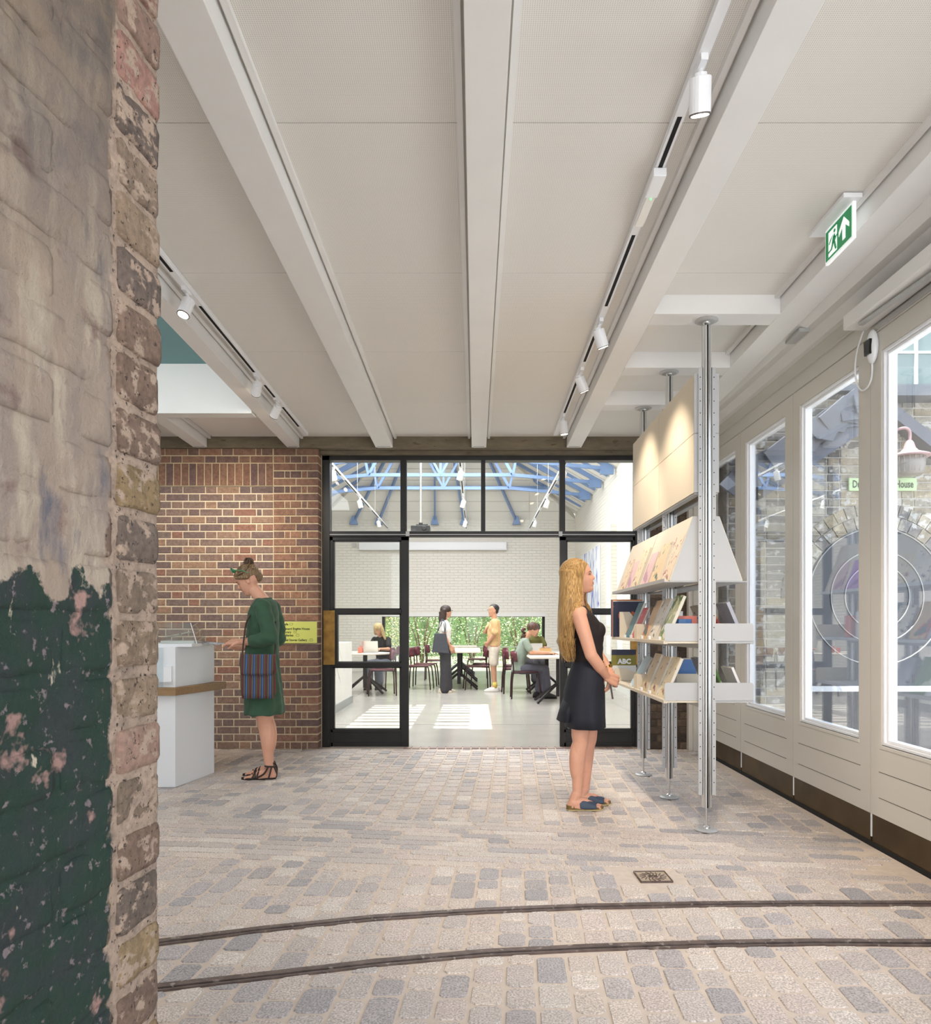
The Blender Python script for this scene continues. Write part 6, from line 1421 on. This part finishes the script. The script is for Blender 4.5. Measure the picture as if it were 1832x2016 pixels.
for s in (0, 1): MB().tube(smoothpath([(-.08, 0, .33), (-.03+.03*s, .04, .52), (.02, .10, .60), (.05+.03*s, .05, .50), (.07, .0, .33)], 5), .008, 6).build('strap', MATS['tote_grey'], tb, smooth=True)
for s in (-1, 1): tag(MB().loft([(.02, 0, .0, .13, .05), (.02, 0, .03, .13, .05), (.0, 0, .055, .10, .045), (-.03, 0, .085, .06, .04)], 20).build('shoe', mat('sneaker', srgb(206, 196, 176), .6), bw, smooth=True, bevel=.002)).location = (.01+.03*s, s*.09, 0)
# standing man, faces -x and a bit to the viewer
MY = 13.6
bm_ = empty('person', (at(972, MY), MY, 0), PI, 'standing man in tan shirt, cream shorts and yellow socks gesturing', 'person')
b = MB(); M1 = headM((.02, 0, 1.52), -.05, .3); head_prims(b, M1, 1.0)
b.limb([(-.01, 0, 1.32), (.0, 0, 1.44)], [.056, .052]); b.loft([(0, 0, .85, .10, .15), (0, 0, 1.0, .10, .14), (-.01, 0, 1.2, .10, .16), (-.02, 0, 1.34, .06, .13)])
b.limb([(-.01, .175, 1.30), (-.02, .205, 1.10), (.12, .14, .92)], [.05, .042, .028]); hand(b, (.12, .14, .92), (.5, -.6, -.6), (.4, 1, 0), .9, 1)
b.limb([(-.01, -.175, 1.30), (.16, -.14, 1.12), (.08, .06, 1.24)], [.05, .042, .028]); hand(b, (.08, .06, 1.24), (-.4, .5, .5), (1, .5, 0), .3, -1)
for s in (-1, 1): b.limb([(0, s*.08, .85), (.01, s*.085, .47), (-.01, s*.09, .10)], [.09, .058, .038]); foot(b, (-.01+s*.03, s*.09, .09), -.2, toes=False)
blob(b, 'body', M_skin2, bm_, .007, 3)
t = MB().loft([(0, 0, .86, .125, .165), (0, 0, 1.0, .128, .168), (-.005, 0, 1.18, .125, .175), (-.015, 0, 1.30, .10, .175), (-.018, 0, 1.37, .06, .11)], 28)
t.limb([(-.01, .165, 1.31), (-.015, .200, 1.12)], [.068, .070]); t.limb([(-.01, -.165, 1.31), (.10, -.16, 1.19)], [.068, .068])
blob(t, 'shirt', M_dress('tan_shirt', srgb(206, 172, 124)), bm_, .009, 3, disp=lambda co, n: n*.004*math.sin(co.z*40+co.y*30))
t = MB().loft([(0, 0, .92, .12, .16), (0, 0, .78, .125, .17)], 28)
for s in (-1, 1): t.limb([(0, s*.085, .80), (.005, s*.09, .56)], [.095, .092])
blob(t, 'shorts', M_dress('cream_shorts', srgb(216, 206, 190)), bm_, .009, 3)
blob(MB().ell(M1 @ V((-.022, 0, .052)), (.100, .080, .080)).ell(M1 @ V((-.055, 0, .0)), (.058, .076, .060)), 'hair', mat('black_hair', srgb(26, 24, 26), .5), bm_, .007, 2)
MB().bar(M1 @ V((.10, -.045, .010)), M1 @ V((.10, .045, .010)), .004, .02).build('glasses', M_alu, bm_)
for s in (-1, 1):
    MB().cyl((-.016+s*.0, s*.09, .07), (-.010, s*.09, .185), .043, .045, 18).build('sock', mat('yellow_sock', srgb(214, 190, 96), .8), bm_, smooth=True)
    MB().loft([(.03, 0, .0, .14, .052), (.03, 0, .03, .14, .052), (.01, 0, .06, .11, .047), (-.02, 0, .09, .06, .04)], 20).build('shoe', mat('sneaker_white', srgb(226, 222, 214), .6), bm_, smooth=True).location = (-.01+s*.03, s*.09, 0)
# seated figure builder
def seated(name_label, x, y, rz, shirt, trou, hairf, headp=(.10, 0, 1.17, .2), arm=(.42, .78), skin=None):
    p = empty('person', (x, y, 0), rz, name_label, 'person'); b = MB(); M1 = headM(headp[:3], headp[3]); head_prims(b, M1, .96)
    b.limb([(.0, 0, 1.0), (.05, 0, 1.10)], [.05, .046]); b.loft([(-.12, 0, .50, .11, .16), (-.10, 0, .62, .09, .13), (-.04, 0, .85, .09, .14), (-.01, 0, .98, .07, .13), (-.0, 0, 1.02, .04, .06)])
    for s in (-1, 1):
        b.limb([(-.01, s*.15, .96), (.08, s*.20, .78), (arm[0]-.08, s*.12, arm[1])], [.045, .036, .024]); hand(b, (arm[0]-.08, s*.12, arm[1]), (1, -s*.2, .0), (0, 0, 1), .25, -s)
        b.limb([(-.08, s*.08, .50), (.33, s*.09, .51), (.24 if s > 0 else .36, s*.09, .10)], [.075, .056, .036]); foot(b, (.24 if s > 0 else .36, s*.09, .09), 0, toes=False)
    blob(b, 'body', skin or M_skin2, p, .007, 3)
    t = MB().loft([(-.12, 0, .47, .13, .18), (-.11, 0, .60, .11, .16), (-.06, 0, .80, .115, .155), (-.02, 0, .95, .095, .16), (-.005, 0, 1.03, .06, .09)], 28)
    for s in (-1, 1): t.limb([(-.01, s*.15, .965), (.05, s*.19, .85)], [.06, .06])
    blob(t, 'shirt', shirt, p, .009, 3)
    t = MB().loft([(-.10, 0, .44, .14, .17), (-.10, 0, .56, .13, .165)], 24)
    for s in (-1, 1): t.limb([(-.08, s*.085, .50), (.32, s*.09, .50), ((.25 if s > 0 else .35), s*.09, .16)], [.09, .078, .085])
    blob(t, 'trousers', trou, p, .009, 3)
    for s in (-1, 1): MB().loft([(.03, 0, .0, .14, .052), (.03, 0, .04, .14, .052), (.01, 0, .07, .11, .047), (-.02, 0, .10, .06, .045)], 20).build('shoe', mat('black_shoe', srgb(28, 26, 28), .5), p, smooth=True).location = ((.24 if s > 0 else .36), s*.09, 0)
    hairf(p, M1); return p
def h_pony(p, M1):
    m = MB().ell(M1 @ V((-.02, 0, .04)), (.105, .09, .09)); rr = random.Random(3)
    for k in range(46): q = M1 @ V((-.12, 0, .0)); m.ell(q+V((-.03-.05*rr.random(), rr.uniform(-.05, .05), -.02-.30*rr.random())), .026, 8, 6)
    blob(m, 'hair', hairmat('curly_brown', srgb(66, 42, 34), srgb(104, 70, 54)), p, .010, 1)
seated('seated person with curly ponytail, sage shirt and grey trousers writing at the right table', at(1034, 12.35)+.0, 12.35, 0, M_dress('sage_shirt', srgb(138, 150, 138)), M_dress('grey_trousers', srgb(92, 92, 104)), h_pony, (.13, 0, 1.17, .35), (.48, .775))
def h_short(p, M1): blob(MB().ell(M1 @ V((-.02, 0, .05)), (.108, .09, .09)).ell(M1 @ V((-.06, 0, -.02)), (.06, .07, .08)), 'hair', mat('black_hair', srgb(26, 24, 26), .5), p, .009, 1)
seated('seated person in olive top across the right table, mostly hidden', at(1052, 14.9), 14.9, -PI/2+.2, M_dress('olive_top', srgb(92, 92, 44)), M_dress('charcoal_cloth', srgb(62, 60, 64)), h_short, (.10, 0, 1.16, .3), (.44, .78))
def h_blond(p, M1): blob(MB().ell(M1 @ V((-.02, 0, .05)), (.108, .092, .09)).limb([M1 @ V((-.02, .07, .02)), M1 @ V((.0, .09, -.08)), (.06, .12, .98)], [.04, .036, .02]).limb([M1 @ V((-.02, -.07, .02)), M1 @ V((.0, -.08, -.08))], [.04, .03]), 'hair', hairmat('ash_blonde', srgb(190, 160, 108), srgb(214, 190, 140)), p, .009, 1)
seated('blonde woman in black top seated behind the laptop at the round table', at(750, 14.3), 14.3, -PI/2-.35, M_dress('black_tee', srgb(30, 30, 32)), M_dress('grey_jeans', srgb(96, 102, 112)), h_blond, (.12, 0, 1.16, .45), (.40, .79))
# low white wall and plant on the left, art on the right wall
lw = MB().hexa([(-4.2, 7.65, 0), (-1.98, 7.65, 0), (-1.98, 11.6, 0), (-4.2, 11.6, 0), (-4.2, 7.65, .98), (-1.98, 7.65, .98), (-1.98, 11.6, .98), (-4.2, 11.6, .98)]).build('wall_low_left', M_white, kind='structure')
MB().box(-1.982, -1.965, 7.66, 11.62, 0, .115).build('skirting', mat('steel_skirting', srgb(170, 176, 180), .3, metal=.6), lw)
pl_ = empty('potted_plant', (-2.12, 8.15, .98), 0, 'spiky leaved plant in a white pot arching over the low white wall', 'plant')
MB().lathe([(.10, 0), (.13, .14), (.135, .2), (.12, .2), (.115, .17)], n=24).build('pot', M_white, pl_, smooth=True)
rr = random.Random(12)
for k in range(26):
    a = rr.uniform(-.8, .9) if k < 20 else rr.uniform(0, 6.28); L = rr.uniform(.55, .85); up_ = rr.uniform(.10, .50); m = MB(); vs = []
    for j in range(9):
        t_ = j/8; r = L*t_*(1-.25*t_); z = .2+up_*math.sin(t_*2.0)-L*1.1*t_*t_*rr.choice((1,)) ; w_ = .014*math.sin(PI*min(1, .15+t_*.85))+.001
        c_ = V((math.cos(a)*r, math.sin(a)*r, z)); s_ = V((-math.sin(a), math.cos(a), 0)); vs += [tuple(c_-s_*w_), tuple(c_+V((0, 0, .004))), tuple(c_+s_*w_)]
    m.add(vs, [(j*3+i, j*3+i+1, (j+1)*3+i+1, (j+1)*3+i) for j in range(8) for i in range(2)])
    m.build('leaf', mat('plant_leaf', srgb(62, 78, 48), .5), pl_, smooth=True)
pa = empty('painting', (XB_-.02, 17.2, 2.15), 0, 'large canvas of blue streaks on white on the far room right wall', 'painting')
MB().box(-.03, .015, -1.5, 1.5, -.85, .85).build('canvas', mat('painted_canvas', srgb(226, 228, 232), .7, spots=[(3.2, .54, srgb(118, 128, 196)), (6, .62, srgb(78, 84, 168))], stretch=(1, 2.6, .5)), pa)
for k, (y, z) in enumerate(((11.9, 2.55), (11.9, 2.0))):
    t = empty('framed_print', (XB_-.02, y, z), 0, ('pale framed print high on the right wall of the far room', 'pale framed print below the upper one on the right wall')[k], 'picture', 'framed prints in the far room')
    MB().box(-.02, .01, -.5, .5, -.24, .24).build('frame', M_oak, t); MB().box(-.024, -.02, -.47, .47, -.21, .21).build('print', CV['white'], t)

bpy.data.scenes.remove(TMP)
